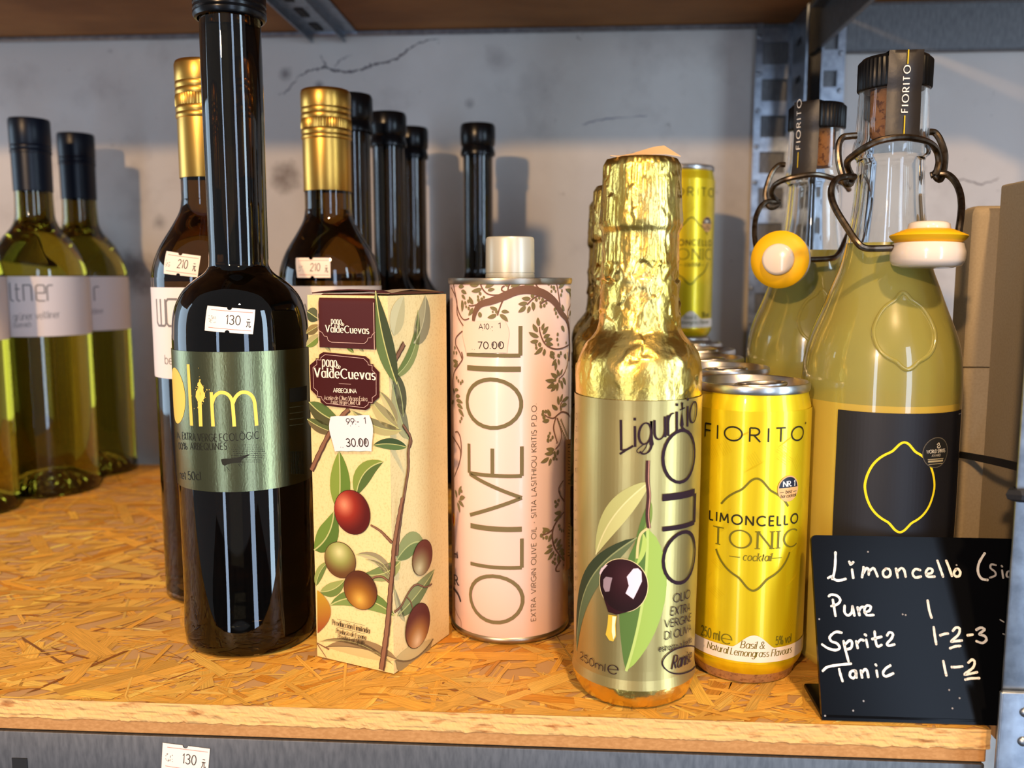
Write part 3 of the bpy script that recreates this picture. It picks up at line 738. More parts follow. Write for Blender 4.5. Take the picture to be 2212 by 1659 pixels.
# ---- gold-capped bottles
def gold_cap_bottle(px, py, zp, label):
    p = P(px, py, zp); c = Vector((p.x, p.y, 0)); t = thing('spirit_bottle', label, 'bottle', c, 'gold-capped bottles behind the oil bottle')
    pr = [(.0295, .0004), (.0312, .0014)] + smooth_prof([(.0322, .005), (.0322, .02), (.0322, .165), (.0321, .178), (.0309, .187), (.0270, .197), (.0200, .2085), (.0160, .216), (.0148, .222), (.0146, .230), (.0144, .290)], 4)
    bm = bmesh.new(); lathe(bm, [(0, .006), (.022, .004), (.027, .0008)]+pr+[(0, .290)], c, 80); mk('glass_body', bm, M_amber, t, 40)
    bm = bmesh.new()
    lathe(bm, [(.0150, .2340), (.0151, .2342), (.0151, .2655), (.0156, .2662), (.0158, .2675), (.0153, .2688), (.0157, .2700), (.0157, .2712), (.0153, .2722)], c, 96)
    lathe(bm, [(.0153, .2722), (.0155, .2726), (.0155, .2778), (.0153, .2782)], c, 240, fn=reed(0, 60, .00022))
    lathe(bm, [(.0153, .2782), (.0156, .2790), (.0156, .2806), (.0152, .2816), (.0156, .2826), (.0156, .2842), (.0153, .2850), (.0156, .2860), (.0156, .2940), (.0150, .2958), (.0145, .2962), (0, .2962)], c, 96)
    mk('screw_cap', bm, M_goldcap, t); return t, Rev(c, pr, .0322)
t, S = gold_cap_bottle(463, 700, .498, 'gold-capped bottle half hidden behind the black oil bottle, 210 price sticker')
sticker(S, ((355, 591), (427, 599), (434, 553), (361, 542)), '210', t)
def w_mark(ar, q, s, ch):                    # rounded-rectangle letters of the white labels
    for pts in {'w': [[(0, 1), (0, .12), (.1, 0), (.5, 0)], [(.28, 1), (.28, 0)], [(.5, 0), (.56, .1), (.56, 1)]], 'o': [[(.1, 0), (0, .1), (0, .9), (.1, 1), (.5, 1), (.56, .9), (.56, .1), (.5, 0), (.1, 0)]],
                'l': [[(0, 1.15), (0, .1), (.1, 0), (.2, 0)]], 't': [[(.1, 1.1), (.1, .1), (.2, 0), (.3, 0)], [(0, .75), (.3, .75)]], 'n': [[(0, 0), (0, 1), (.4, 1), (.46, .9), (.46, 0)]],
                'e': [[(.06, .5), (.5, .5), (.5, .9), (.42, 1), (.1, 1), (0, .9), (0, .1), (.1, 0), (.5, 0)]], 'r': [[(0, 0), (0, .9), (.1, 1), (.34, 1)]]}[ch]:
        ar.ribbon([(q[0]+p[0]*s, q[1]+p[1]*s) for p in pts], s*.085, (128, 122, 120), 2)
ar = Art(S, .0003); a = S.uv(342, 703); s_ = S.uv(352, 646).y-a.y
w_mark(ar, (a.x, a.y), s_, 'w'); b = S.uv(362, 703); w_mark(ar, (b.x, a.y), s_, 'o')
ar.text_px('be', (358, 786), (374, 787), (358, 767), (140, 132, 128), w=.1, L=2)
label_mesh(ar, M_wlabel, 'label', t, -.062, .062, .126, .1748)
t, S = gold_cap_bottle(712, 560, .570, 'gold-capped bottle behind the olive-branch carton, 210 price sticker')
sticker(S, ((643, 600), (714, 600), (713, 557), (640, 557)), '210', t)
ar = Art(S, .0003); ar.text('WO', (-.016, .15), 0, .014, (128, 122, 120), L=2, w=.08); label_mesh(ar, M_wlabel, 'label', t, -.062, .062, .126, .1748)
# ---- white wine bottles on the left
def wine_bottle(px, py, zp, label, words):
    p = P(px, py, zp); c = Vector((p.x, p.y, 0)); t = thing('wine_bottle', label, 'bottle', c, 'green white-wine bottles on the left')
    pr = [(.0340, .0004), (.0360, .0016)] + smooth_prof([(.0373, .006), (.0375, .02), (.0375, .165), (.0374, .177), (.0360, .189), (.0315, .202), (.0255, .212), (.0185, .2205), (.0153, .228), (.0145, .238), (.0142, .255), (.0141, .300)], 4)
    bm = bmesh.new(); lathe(bm, [(0, .022), (.012, .019), (.026, .006), (.031, .0006)]+pr+[(0, .300)], c, 80)
    # air above the wine: an inner pocket in the neck
    lathe(bm, [(0, .222), (.0100, .222), (.0116, .2235), (.0116, .298), (0, .298)][::-1], c, 48)
    mk('glass_body', bm, M_green, t, 40)
    bm = bmesh.new(); lathe(bm, [(.0146, .2500), (.0148, .2502), (.0150, .2800), (.0155, .2806), (.0156, .2824), (.0151, .2834), (.0155, .2844), (.0155, .2860), (.0151, .2868), (.0155, .2876), (.0156, .3060), (.0150, .3078), (0, .3082)], c, 64)
    mk('capsule', bm, M_navy, t)
    S = Rev(c, pr, .0375); ar = Art(S, .0003)
    if words == 'full':
        for x_, ch in ((24, 'l'), (34, 't'), (52, 'n'), (79, 'e'), (103, 'r')):
            b = S.uv(x_, 650); w_mark(ar, (b.x, b.y), .0125, ch)
        ar.text_px('grüner veltliner', (30, 692), (129, 686), (30, 676), (150, 144, 142), w=.09, L=2); ar.text_px('österreich', (30, 708), (68, 706), (30, 696), (150, 144, 142), w=.09, L=2)
    elif words == 'edge':
        b = S.uv(204, 650); w_mark(ar, (b.x, b.y), .0125, 'r'); ar.text_px('veltliner', (190, 680), (224, 676), (190, 668), (160, 150, 148), w=.09, L=2)
    label_mesh(ar, M_wlabel, 'label', t, -.085, .085, .133, .181); return t
wine_bottle(113, 1050, .738, 'middle of the three white-wine bottles, whole label in view', 'full')
wine_bottle(204, 1000, .812, 'white-wine bottle nearest the wall, partly behind another', 'edge')
wine_bottle(-75, 1080, .668, 'white-wine bottle cut off by the left edge of the picture', '')
# ================================================================== olive-branch carton
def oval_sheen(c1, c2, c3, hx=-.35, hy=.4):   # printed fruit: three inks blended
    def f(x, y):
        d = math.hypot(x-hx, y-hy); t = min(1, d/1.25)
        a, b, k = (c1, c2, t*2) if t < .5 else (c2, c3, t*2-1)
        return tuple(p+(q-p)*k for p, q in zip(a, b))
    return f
g0, g1, g2 = ground(851, 1457), ground(685.5, 1418.5), ground(961.5, 1369)
ex = (g1-g0).normalized(); ey = Vector((-ex.y, ex.x, 0))
if ey.dot(g2-g0) < 0: ey = -ey
fw, sw = (g1-g0).length, (g2-g0).dot(ey)
bh = onX(846, 639, g0.x).z
d_ = ray(846, 639); bh = (CAM + d_*(g0.dot(HEAD)/d_.dot(HEAD))).z
t = thing('olive_oil_carton', 'cream cardboard carton printed with olive branches and a maroon badge', 'carton', g0 + ex*fw/2 + ey*sw/2)
M_carton = mat('cream carton board', (240, 214, 150), rough=.5, var=((226, 194, 128), 900, (1, 1, 1), .5, .75))
M_carton_in = mat('grey carton inside', (120, 104, 80), rough=.8)
M_maroon = mat('maroon carton board', (72, 20, 16), rough=.42)
M_cut = mat('pale cut edge of board', (226, 206, 180), rough=.7)
th = .0006
def W(a, b, z): return g0 + ex*a + ey*b + Vector((0, 0, z))
def slab(bm, a0, a1, b0, b1, z0, z1, mi=0):
    vs = [bm.verts.new(W(a, b, z)) for a in (a0, a1) for b in (b0, b1) for z in (z0, z1)]
    for q in ((0, 1, 3, 2), (4, 6, 7, 5), (0, 4, 5, 1), (2, 3, 7, 6), (0, 2, 6, 4), (1, 5, 7, 3)): bm.faces.new([vs[i] for i in q]).material_index = mi
bm = bmesh.new()
slab(bm, 0, fw, 0, th, .0003, bh); slab(bm, 0, fw, sw-th, sw, .0003, bh); slab(bm, 0, th, th, sw-th, .0003, bh); slab(bm, fw-th, fw, th, sw-th, .0003, bh); slab(bm, th, fw-th, th, sw-th, .0003, .0009)
bmesh.ops.recalc_face_normals(bm, faces=bm.faces[:])
FA = Flat(g0, -ex, (0, 0, 1)); FB = Flat(g0, ey, (0, 0, 1))
fa, fb = Art(FA, .0001), Art(FB, .0001)
GR1, GR2, GY1, GY2, BR, BRD, CR = (118, 138, 62), (78, 104, 46), (176, 166, 112), (126, 122, 88), (140, 98, 72), (84, 56, 42), (220, 196, 140)
def lf(ar, p, q, w, c1, c2, bend=0, L=2, rib=(190, 190, 120)):
    a, b, e = ar.px([p, q, (p[0]+w, p[1])]); ar.leaf(a, b, (e-a).length, c1, c2, bend, L, rib)
def twig(ar, pts, w, L=6, c=BR):
    P2 = catmull([tuple(v) for v in ar.px(pts)], 6); n = len(P2)
    ww = [(w[0]+(w[1]-w[0])*i/(n-1))*(1+.1*math.sin(i*2.1)) for i in range(n)]
    ar.ribbon(P2, [k*1.25 for k in ww], BRD, L); ar.ribbon([p+Vector((-.00012, .0001)) for p in P2], [k*.75 for k in ww], c, L+1)
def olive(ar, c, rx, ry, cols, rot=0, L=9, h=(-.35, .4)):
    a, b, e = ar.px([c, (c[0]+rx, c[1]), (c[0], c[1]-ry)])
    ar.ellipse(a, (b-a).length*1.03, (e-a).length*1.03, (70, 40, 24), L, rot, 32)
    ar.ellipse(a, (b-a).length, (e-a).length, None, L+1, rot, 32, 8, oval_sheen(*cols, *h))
# front face
lf(fa, (664, 672), (690, 690), 26, (92, 96, 66), (70, 78, 52)); lf(fa, (662, 720), (692, 702), 16, (150, 128, 76), (120, 104, 62)); lf(fa, (662, 748), (694, 722), 18, GY1, GR1)
lf(fa, (700, 742), (715, 760), 8, GY2, GY1); lf(fa, (748, 745), (765, 762), 9, GR2, GR1); lf(fa, (775, 748), (786, 760), 7, GY2, GY1)
lf(fa, (858, 830), (812, 628), 40, (96, 116, 66), (62, 72, 46), .04)
lf(fa, (668, 868), (738, 912), 34, (92, 112, 58), (84, 82, 50), -.08); lf(fa, (664, 905), (728, 935), 22, (90, 100, 56), (110, 96, 62), -.05)
lf(fa, (868, 930), (760, 886), 26, GY1, GY2, .10); lf(fa, (862, 926), (800, 860), 30, (188, 174, 116), (150, 142, 100), .06)
lf(fa, (858, 915), (820, 845), 20, (196, 186, 132), (140, 132, 96), -.05); lf(fa, (880, 966), (806, 962), 22, (86, 112, 64), (58, 78, 48), -.06)
twig(fa, [(755, 884), (735, 905), (712, 938), (690, 982), (674, 1016)], (.0020, .0022))
lf(fa, (733, 1105), (733, 974), 44, (132, 150, 60), (100, 128, 48), -.02); lf(fa, (770, 1070), (829, 997), 34, (130, 146, 62), (84, 104, 50), .16)
lf(fa, (679, 1188), (722, 1104), 42, (112, 138, 56), (88, 116, 46), -.12)
lf(fa, (683, 1266), (712, 1212), 16, (146, 156, 84), (104, 124, 62), .1); lf(fa, (692, 1278), (745, 1252), 24, (150, 160, 88), (108, 128, 62), -.1)
lf(fa, (852, 1262), (770, 1198), 20, (190, 178, 134), (150, 138, 104), -.22); lf(fa, (853, 1278), (790, 1208), 12, (200, 190, 146), (160, 148, 112), -.2)
lf(fa, (866, 1212), (784, 1240), 30, (150, 156, 98), (116, 132, 76), .12)
lf(fa, (854, 1330), (712, 1308), 38, (126, 146, 76), (104, 128, 62), -.16)
lf(fa, (860, 1425), (705, 1397), 34, (206, 184, 126), (146, 122, 84), -.06, rib=(120, 100, 70)); lf(fa, (850, 1436), (690, 1386), 10, (150, 128, 88), (120, 100, 70), -.12)
twig(fa, [(686, 1390), (706, 1420)], (.0003, .0002)); twig(fa, [(686, 1388), (700, 1396), (712, 1402)], (.0003, .0006))
twig(fa, [(802, 1134), (822, 1146), (836, 1160), (848, 1172)], (.0007, .0014))
twig(fa, [(802, 1252), (812, 1246), (828, 1246), (843, 1258)], (.0008, .0010))
twig(fa, [(872, 1075), (864, 1115), (858, 1150), (853, 1185), (850, 1230), (846, 1268), (843, 1310), (838, 1360), (832, 1405), (826, 1446)], (.0016, .0026), 12)
RED = ((236, 150, 110), (150, 44, 28), (86, 22, 18)); GRN = ((222, 214, 150), (150, 150, 78), (104, 66, 34)); BRN = ((226, 176, 76), (150, 96, 32), (88, 46, 26)); LFT = ((196, 176, 96), (134, 112, 50), (96, 52, 28))
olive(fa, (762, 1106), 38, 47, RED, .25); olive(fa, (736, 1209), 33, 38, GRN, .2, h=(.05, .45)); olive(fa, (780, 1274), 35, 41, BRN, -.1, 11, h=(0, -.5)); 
a, b = fa.px([(686, 1320), (686, 1278)])
pts = [fa.s.uv(686 + 30*math.sin(math.pi*i/14)**.8, 1274+93*i/14) for i in range(15)]
pts = [Vector((fa.s.uv(685.8, 1274).x+.0002, pts[0].y))]+pts[1:-1]+[Vector((fa.s.uv(686.6, 1367).x+.0002, pts[-1].y))]
fa.poly(pts, None, 9, cfn=lambda p: (150+40*((p.y-pts[-1].y)/(pts[0].y-pts[-1].y)), 70+80*((p.y-pts[-1].y)/(pts[0].y-pts[-1].y)), 40))
TX = (74, 60, 40)
fa.text_px('Producción Limitada', (720, 1348), (800, 1367), (722, 1337), TX, serif=True, thin=.35, w=.14, L=14)
fa.text_px('Producto de España', (728, 1366), (792, 1381), (729.5, 1356), TX, serif=True, thin=.35, w=.12, slant=.2, L=14)
fa.text_px('Product of Spain', (732, 1377), (788, 1391), (733.5, 1368), TX, serif=True, thin=.35, w=.12, slant=.2, L=14)
for p_, q_ in (((730, 1336), (790, 1350)), ((730, 1354), (790, 1368)), ((746, 1385), (776, 1392.5))): fa.ribbon(fa.px([p_, q_]), .00014, TX, 14)
# maroon badge with stepped corners
MR, PK = (66, 18, 16), (214, 176, 160)
def badge(ar, box_, notch, col, L, inset=0):
    (x0, y0), (x1, y1), (x2, y2), (x3, y3) = box_      # tl tr br bl
    def q(s, t_): return ar.s.uv(x0*(1-s)*(1-t_)+x1*s*(1-t_)+x2*s*t_+x3*(1-s)*t_, y0*(1-s)*(1-t_)+y1*s*(1-t_)+y2*s*t_+y3*(1-s)*t_)
    i, n, m = inset, notch[0], notch[1]; out = []
    def corner(sx, sy, flip):
        c = [(i, m+.05), (i+n*.35, m*.95), (n*.62, m*.75), (n*.62, m*.6), (n*.95, m*.6), (n, i+m*.25), (n+.06, i)]
        c = [(s if sx == 0 else 1-s, t_ if sy == 0 else 1-t_) for s, t_ in c]
        return c[::-1] if flip else c
    for sx, sy, fl in ((0, 0, False), (1, 0, True), (1, 1, False), (0, 1, True)): out += corner(sx, sy, fl)
    return [q(*p) for p in out]
BX = [(671, 757), (822, 772), (822, 889), (675, 872)]
o1 = badge(fa, BX, (.14, .22), MR, 15); fa.poly(o1, MR, 16)
o2 = badge(fa, BX, (.165, .26), PK, 17, .045); fa.ribbon(o2+[o2[0]], .00022, PK, 18)
WH = (250, 240, 214)
def pago(ar, x0, y0, x1, y1, hh, L):
    k = (x1-x0)/132.0
    ar.text_px('ValdeCuevas', (x0, y0), (x1, y1), (x0-1, y0-hh), WH, serif=True, thin=.36, w=.19, L=L, track=.27)
    ar.text_px('pago', (x0+17*k, y0-(hh+3.2*k)), (x0+48*k, y0-(hh+1)), (x0+17*k, y0-(hh+25*k)), WH, serif=True, thin=.36, w=.14, L=L, track=.26)
    ar.text_px('de', (x0+47*k, y0-hh*.92), (x0+56*k, y0-hh*.88), (x0+47*k, y0-hh*.92-10*k), WH, serif=True, thin=.4, w=.16, L=L)
pago(fa, 683, 814, 813, 820, 20, 18)
fa.text_px('ARBEQUINA', (723, 847), (773, 849), (723, 838), WH, w=.14, L=18)
fa.text_px('Aceite de Oliva Virgen Extra', (703, 863), (796, 866), (703, 853.5), (214, 186, 160), serif=True, thin=.4, w=.13, L=18)
fa.text_px('Extra Virgin Olive Oil', (718, 872), (780, 874), (719, 863), (214, 186, 160), serif=True, thin=.4, w=.13, slant=.2, L=18)
fa.ribbon(fa.px([(735, 828), (761, 829.5)]), .00014, PK, 18)
# side face
lf(fb, (870, 900), (845, 800), 22, (120, 116, 80), (84, 84, 58), -.1); lf(fb, (882, 948), (848, 830), 24, (176, 168, 118), (128, 124, 92), .05)
lf(fb, (850, 725), (872, 640), 30, (214, 200, 150), (200, 184, 132), .05, rib=None); lf(fb, (893, 742), (918, 638), 32, (172, 160, 118), (146, 138, 104), -.14, rib=(196, 186, 140))
lf(fb, (850, 815), (902, 670), 20, (110, 126, 66), (140, 146, 84), -.2); twig(fb, [(848, 786), (858, 768), (872, 742)], (.0022, .0026))
twig(fb, [(884, 940), (888, 952), (886, 962), (880, 972)], (.0010, .0010)); twig(fb, [(868, 918), (876, 930), (884, 946), (880, 975), (880, 1010), (874, 1050), (866, 1100), (862, 1130), (858, 1160), (855, 1200)], (.0013, .0019), 12)
lf(fb, (856, 1210), (915, 1172), 30, (150, 156, 98), (116, 132, 76), .14); lf(fb, (858, 1330), (938, 1230), 26, (138, 144, 92), (112, 124, 76), -.04)
lf(fb, (874, 1342), (852, 1270), 9, (190, 178, 134), (150, 138, 104), .05)
twig(fb, [(851, 1322), (866, 1308), (880, 1282), (892, 1266), (902, 1262)], (.0010, .0008)); twig(fb, [(902, 1262), (918, 1268), (932, 1261)], (.0007, .0007)); twig(fb, [(878, 1290), (886, 1300), (891, 1318)], (.0005, .0006))
lf(fb, (853, 1424), (935, 1380), 34, (206, 184, 126), (160, 138, 94), -.14, rib=(120, 100, 70))
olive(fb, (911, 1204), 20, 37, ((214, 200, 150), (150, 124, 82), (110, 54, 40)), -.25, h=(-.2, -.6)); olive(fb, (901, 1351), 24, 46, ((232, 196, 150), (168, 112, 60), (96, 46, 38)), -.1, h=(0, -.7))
bm.loops.layers.float_color.new('ink')
merge(bm, fa.done(mi=1)); merge(bm, fb.done(mi=1))
mk('carton_body', bm, [M_carton, M_paper, M_carton_in], t, smooth=0)
# lid: maroon top panel, tab folded down over the front, dust flap lifting at the side
bm = bmesh.new(); bm.loops.layers.float_color.new('ink')
uL, uR = fa.s.uv(690, 640).x, fa.s.uv(811, 640).x          # u runs along -ex
v0 = fa.s.uv(750, 752).y; n = 8; cols = []
for s_ in (uL, uR):
    col = [W(-s_, -.0009, v0), W(-s_, -.0009, bh-.004)]
    col += [W(-s_, -.0009+.004*(1-math.cos(x)), bh-.004+.0047*math.sin(x)) for x in [math.pi/2*(i+1)/6 for i in range(6)]]
    cols.append(col)
for k in range(len(cols[0])-1): bm.faces.new([bm.verts.new(p) for p in (cols[0][k], cols[1][k], cols[1][k+1], cols[0][k+1])]).material_index = 0
top = [[W(fw*(i/6)*.985+.0004, .0030+(sw-.0045)*j/4, bh+.0006+.0016*math.sin(math.pi*i/6)*(1-j/5)) for i in range(7)] for j in range(5)]
for j in range(4):
    for i in range(6): bm.faces.new([bm.verts.new(p) for p in (top[j][i], top[j][i+1], top[j+1][i+1], top[j+1][i])])
bmesh.ops.remove_doubles(bm, verts=bm.verts[:], dist=.00005)
r_ = bmesh.ops.solidify(bm, geom=bm.faces[:], thickness=.0005)
tb = Art(Flat(g0-ey*.0011, -ex, (0, 0, 1)), .0003)
tb.ribbon(tb.px([(690, 714), (697, 718), (702, 726), (708, 727), (710, 735), (717, 739), (788, 742), (794, 737), (796, 730), (803, 729), (806, 722), (811, 718)]), .00022, PK, 3)
pago(tb, 705, 717, 798, 721, 15, 3)
for u_ in (uL, uR): tb.ribbon([(u_, v0), (u_, bh-.003)], .00035, (214, 180, 158), 3)
merge(bm, tb.done(mi=1)); mk('carton_lid', bm, [M_maroon, M_paper], t, smooth=30)
bm = bmesh.new(); rows = []
for i in range(9):
    b = sw*(.03+.94*i/8); z = bh+.0008+.0018*math.sin(math.pi*i/8)
    rows.append([bm.verts.new(W(a, b, z-(.0014 if k in (1, 2) else 0)*0+k*0)) for k, a in enumerate((.0004, .010))])
for a, b in zip(rows, rows[1:]): bm.faces.new([a[0], a[1], b[1], b[0]])
bmesh.ops.solidify(bm, geom=bm.faces[:], thickness=.0006)
mk('dust_flap', bm, M_cut, t, smooth=0)
# price sticker with wavy sides
def wavy_sticker(ar, c, l1, l2, col, x_):
    """corners bl br tr tl in pixels"""
    a, b, d, e = ar.px(c)
    def q(s, t_): return a*(1-s)*(1-t_)+b*s*(1-t_)+d*s*t_+e*(1-s)*t_
    out = [q(i/6, .0+.012*(i % 2)) for i in range(7)]
    out += [q(1+.07*math.sin(math.pi*i/8)-.02*math.sin(2*math.pi*i/8), i/8) for i in range(1, 9)]+[q(i/6, 1+.012*(i % 2)) for i in range(5, -1, -1)]
    out += [q(-.07*math.sin(math.pi*i/8)+.02*math.sin(2*math.pi*i/8), i/8) for i in range(7, 0, -1)]
    ar.poly(out, col, x_); an = math.atan2((b-a).y, (b-a).x); w_ = (b-a).length; h_ = (e-a).length
    ar.text(l1, q(.40, .76), an, h_*.17, (50, 46, 46), x_+1, w=.13, fit=w_*.34); ar.text('1', q(.86, .77), an, h_*.17, (50, 46, 46), x_+1, w=.13, fit=w_*.05)
    ar.text(l2, q(.34, .14), an, h_*.22, (50, 42, 38), x_+1, w=.14, fit=w_*.60)
    for s_ in (.70, .86): ar.ellipse(q(s_, .27), h_*.042, h_*.08, (110, 100, 96), x_+1, n=10)
    for s_, t_ in ((.18, .12), (.24, .11), (.5, .72), (.72, .7)): ar.ellipse(q(s_, t_), h_*.012, h_*.012, (60, 54, 52), x_+1, n=6)
ar = Art(FA, .0012); wavy_sticker(ar, ((727, 974), (806, 974), (801, 896), (718, 899)), '99:-', '30.00', (240, 226, 226), 2)
mk('price_sticker', ar.done(), [M_paper, M_paper], t, smooth=0)

# ================================================================== pink olive-oil tin
c = flat(base_front(1102, 1392, .0302)); TR = .0304
t = thing('olive_oil_tin', 'pale pink round tin with big olive-brown OLIVE OIL lettering', 'tin', c)
zc = c.dot(HEAD); zr = .1795
M_pink = mat('pink tin enamel', (246, 212, 200), rough=.33, coat=.2)
M_tinrim = mat('tin rim', (170, 158, 140), rough=.35, metal=1)
M_pearl = mat('pearl grey plastic cap', (206, 200, 180), rough=.36, metal=.35)
bm = bmesh.new(); lathe(bm, [(TR-.0003, .0030), (TR, .0034), (TR, zr-.0028), (TR-.0003, zr-.0024)], c, 96)
S = Rev(c, [(TR, 0), (TR, zr)], TR); ar = Art(S, .00015); OB, OL, OV = (122, 88, 70), (128, 116, 78), (120, 108, 74)
for ch, y0, y1, xb, xt, w_ in (('O', 1345, 1245, 1129, 1017, .068), ('L', 1226, 1163, 1127, 1017, .068), ('I', 1147, 1139, 1127, 1017, .068), ('V', 1120, 1030, 1127, 1016, .068),
                         ('E', 1028, 964, 1127, 1014, .068), ('O', 925, 820, 1126, 1010, .068), ('I', 801, 794, 1125, 1010, .068), ('L', 768, 704, 1124, 1009, .068)):
    a_ = S.uv(xb, y0); hh = S.uv(xb, y0).x - S.uv(xt, y0).x; ln = abs(S.uv(xb, y1).y-a_.y)
    if ch == 'I': ar.ribbon([(a_.x, a_.y+ln/2), (a_.x-hh, a_.y+ln/2)], .0026, OV, 2)
    else: ar.text(ch, a_, math.pi/2, hh, OV, 2, w=w_*1.0, fit=ln)
a_ = S.uv(1157, 1340); e_ = S.uv(1157, 872)
ar.text('EXTRA VIRGIN OLIVE OIL • SITIA LASITHIOU KRITIS P.D.O.', a_, math.pi/2, .0026, (96, 84, 66), 2, w=.1, fit=e_.y-a_.y, track=.25, space=.5)
def Z4(x, y): return (940+x/5.53, 480+y/5.53)
def Z5(x, y): return (940+x/5.184, 760+y/5.184)
def Z6(x, y): return (940+x/4.61, 1060+y/4.61)
def vine(Z, pts, w0, w1, col=OB):
    P2 = catmull([tuple(S.uv(*Z(*p))) for p in pts], 5); n = len(P2)
    ar.ribbon(P2, [w0+(w1-w0)*i/(n-1) for i in range(n)], col, 3)
def vleaves(Z, lst, w=.0021):
    for a, b in lst:
        p, q = S.uv(*Z(*a)), S.uv(*Z(*b)); ar.leaf(p, q, w*min(1, (q-p).length/.0045), OL, None, .06, 3, None, 7)
def dots(Z, lst, r=.00075):
    for k in lst: ar.ellipse(S.uv(*Z(*k[:2])), r*(k[2] if len(k) > 2 else 1), r*1.25*(k[2] if len(k) > 2 else 1), OL, 3, .3, 12)
P2 = catmull([tuple(S.uv(*Z4(*p))) for p in [(460, 1180), (480, 1080), (540, 985), (680, 940), (820, 885), (960, 825), (1100, 805), (1230, 830), (1340, 880), (1440, 970), (1500, 1080), (1570, 1170), (1595, 1290), (1600, 1400), (1603, 1520), (1595, 1659)]], 6)
ar.ribbon(P2, [.0014+.0026*math.sin(math.pi*min(1, i/len(P2)*1.25))**.7 if i < len(P2)*.8 else .0022 for i in range(len(P2))], OB, 4)
for v in ([(540, 700), (560, 780), (620, 850), (700, 870), (810, 862)], [(405, 995), (450, 998), (530, 975)], [(810, 930), (770, 1030), (745, 1115)], [(1250, 868), (1170, 910), (1095, 985)], [(1190, 700), (1210, 760), (1270, 820)],
          [(1590, 1465), (1480, 1512), (1380, 1500), (1300, 1440), (1250, 1320), (1245, 1250)], [(1490, 1000), (1470, 860), (1440, 700)], [(870, 810), (880, 760), (930, 700)], [(1590, 1160), (1580, 1060), (1620, 960)],
          [(830, 760), (800, 780), (800, 815), (850, 835)], [(250, 1460), (255, 1380), (330, 1300)], [(250, 1460), (300, 1560), (330, 1650)], [(1340, 930), (1290, 950), (1250, 985)], [(220, 720), (250, 880), (280, 1050), (340, 1160), (410, 1150)], [(200, 780), (260, 920), (270, 1100), (350, 1250)]): vine(Z4, v, .0007, .0006)
vleaves(Z4, [((530, 735), (415, 750)), ((560, 790), (435, 825)), ((600, 785), (715, 735)), ((630, 820), (715, 800)), ((570, 740), (650, 700)), ((290, 735), (350, 715)), ((285, 775), (350, 770)), ((315, 820), (380, 855)), ((320, 870), (365, 925)), ((325, 925), (325, 1070)),
    ((460, 980), (410, 885)), ((455, 1020), (400, 1115)), ((745, 1040), (655, 1010)), ((790, 1070), (885, 1075)), ((735, 1100), (625, 1140)), ((770, 1100), (870, 1190)), ((1140, 910), (1030, 905)), ((1100, 960), (990, 975)), ((1080, 1000), (990, 1075)), ((1125, 1000), (1100, 1085)),
    ((1160, 950), (1170, 1060)), ((1240, 1240), (1225, 1135)), ((1225, 1310), (1165, 1210)), ((1235, 1370), (1115, 1310)), ((1230, 1415), (1130, 1425)), ((1275, 1290), (1300, 1205)), ((1285, 1340), (1350, 1245)), ((1290, 1380), (1370, 1345)), ((1300, 1425), (1400, 1395)), ((1310, 1460), (1405, 1465)),
    ((1280, 1490), (1185, 1575)), ((1300, 1510), (1295, 1595)), ((900, 770), (1020, 745)), ((870, 770), (830, 705)), ((1180, 750), (1065, 745)), ((1470, 790), (1545, 735)), ((1615, 805), (1550, 795)), ((1600, 830), (1620, 940)), ((1360, 760), (1340, 700)), ((1500, 1240), (1540, 1310)), ((1540, 1060), (1510, 980)), ((1600, 1120), (1625, 1060)), ((1560, 1640), (1550, 1560))])
dots(Z4, [(540, 852), (515, 890, .8), (520, 930), (560, 920), (585, 895, .8), (400, 945), (365, 965), (405, 1030), (375, 1010, .8), (538, 1105, 1.4), (1160, 880, 1.2), (1205, 925), (1240, 905, .8), (1280, 930, 1.1), (1260, 1005), (1300, 995), (1255, 960, .8), (1325, 965, .8), (1425, 1040), (1440, 1085), (1460, 1130, .8),
    (1245, 1460, 1.2), (1205, 1500, .9), (1200, 1465, .7), (1415, 785, 1.2), (1385, 770, .8), (1385, 825, .8), (1435, 825, .8), (1500, 870), (1510, 820), (1460, 1340), (1455, 1400), (1465, 1460, .8), (1560, 1440, .8), (690, 1070, .6), (735, 1070), (240, 1500), (230, 1560), (260, 1560), (1380, 1560), (1410, 1570), (1495, 1560), (1385, 1600), (1465, 1590), (1410, 1615)])
for v in ([(1480, 0), (1480, 120), (1440, 240), (1380, 300)], [(1520, 740), (1480, 690), (1420, 670), (1370, 700), (1320, 740), (1260, 730), (1220, 700)], [(1350, 720), (1320, 840), (1340, 940), (1360, 1010), (1350, 1020)], [(1360, 740), (1400, 860), (1410, 940), (1390, 1020), (1340, 1090)], [(1400, 640), (1400, 590), (1440, 520)],
          [(1430, 1440), (1380, 1520), (1390, 1600), (1440, 1659)], [(300, 0), (310, 80), (260, 160), (215, 240), (205, 380), (220, 480)], [(200, 940), (260, 1040), (290, 1130), (270, 1260), (220, 1400)], [(230, 900), (260, 900), (290, 980), (295, 1150), (260, 1300)]): vine(Z5, v, .0008, .0005)
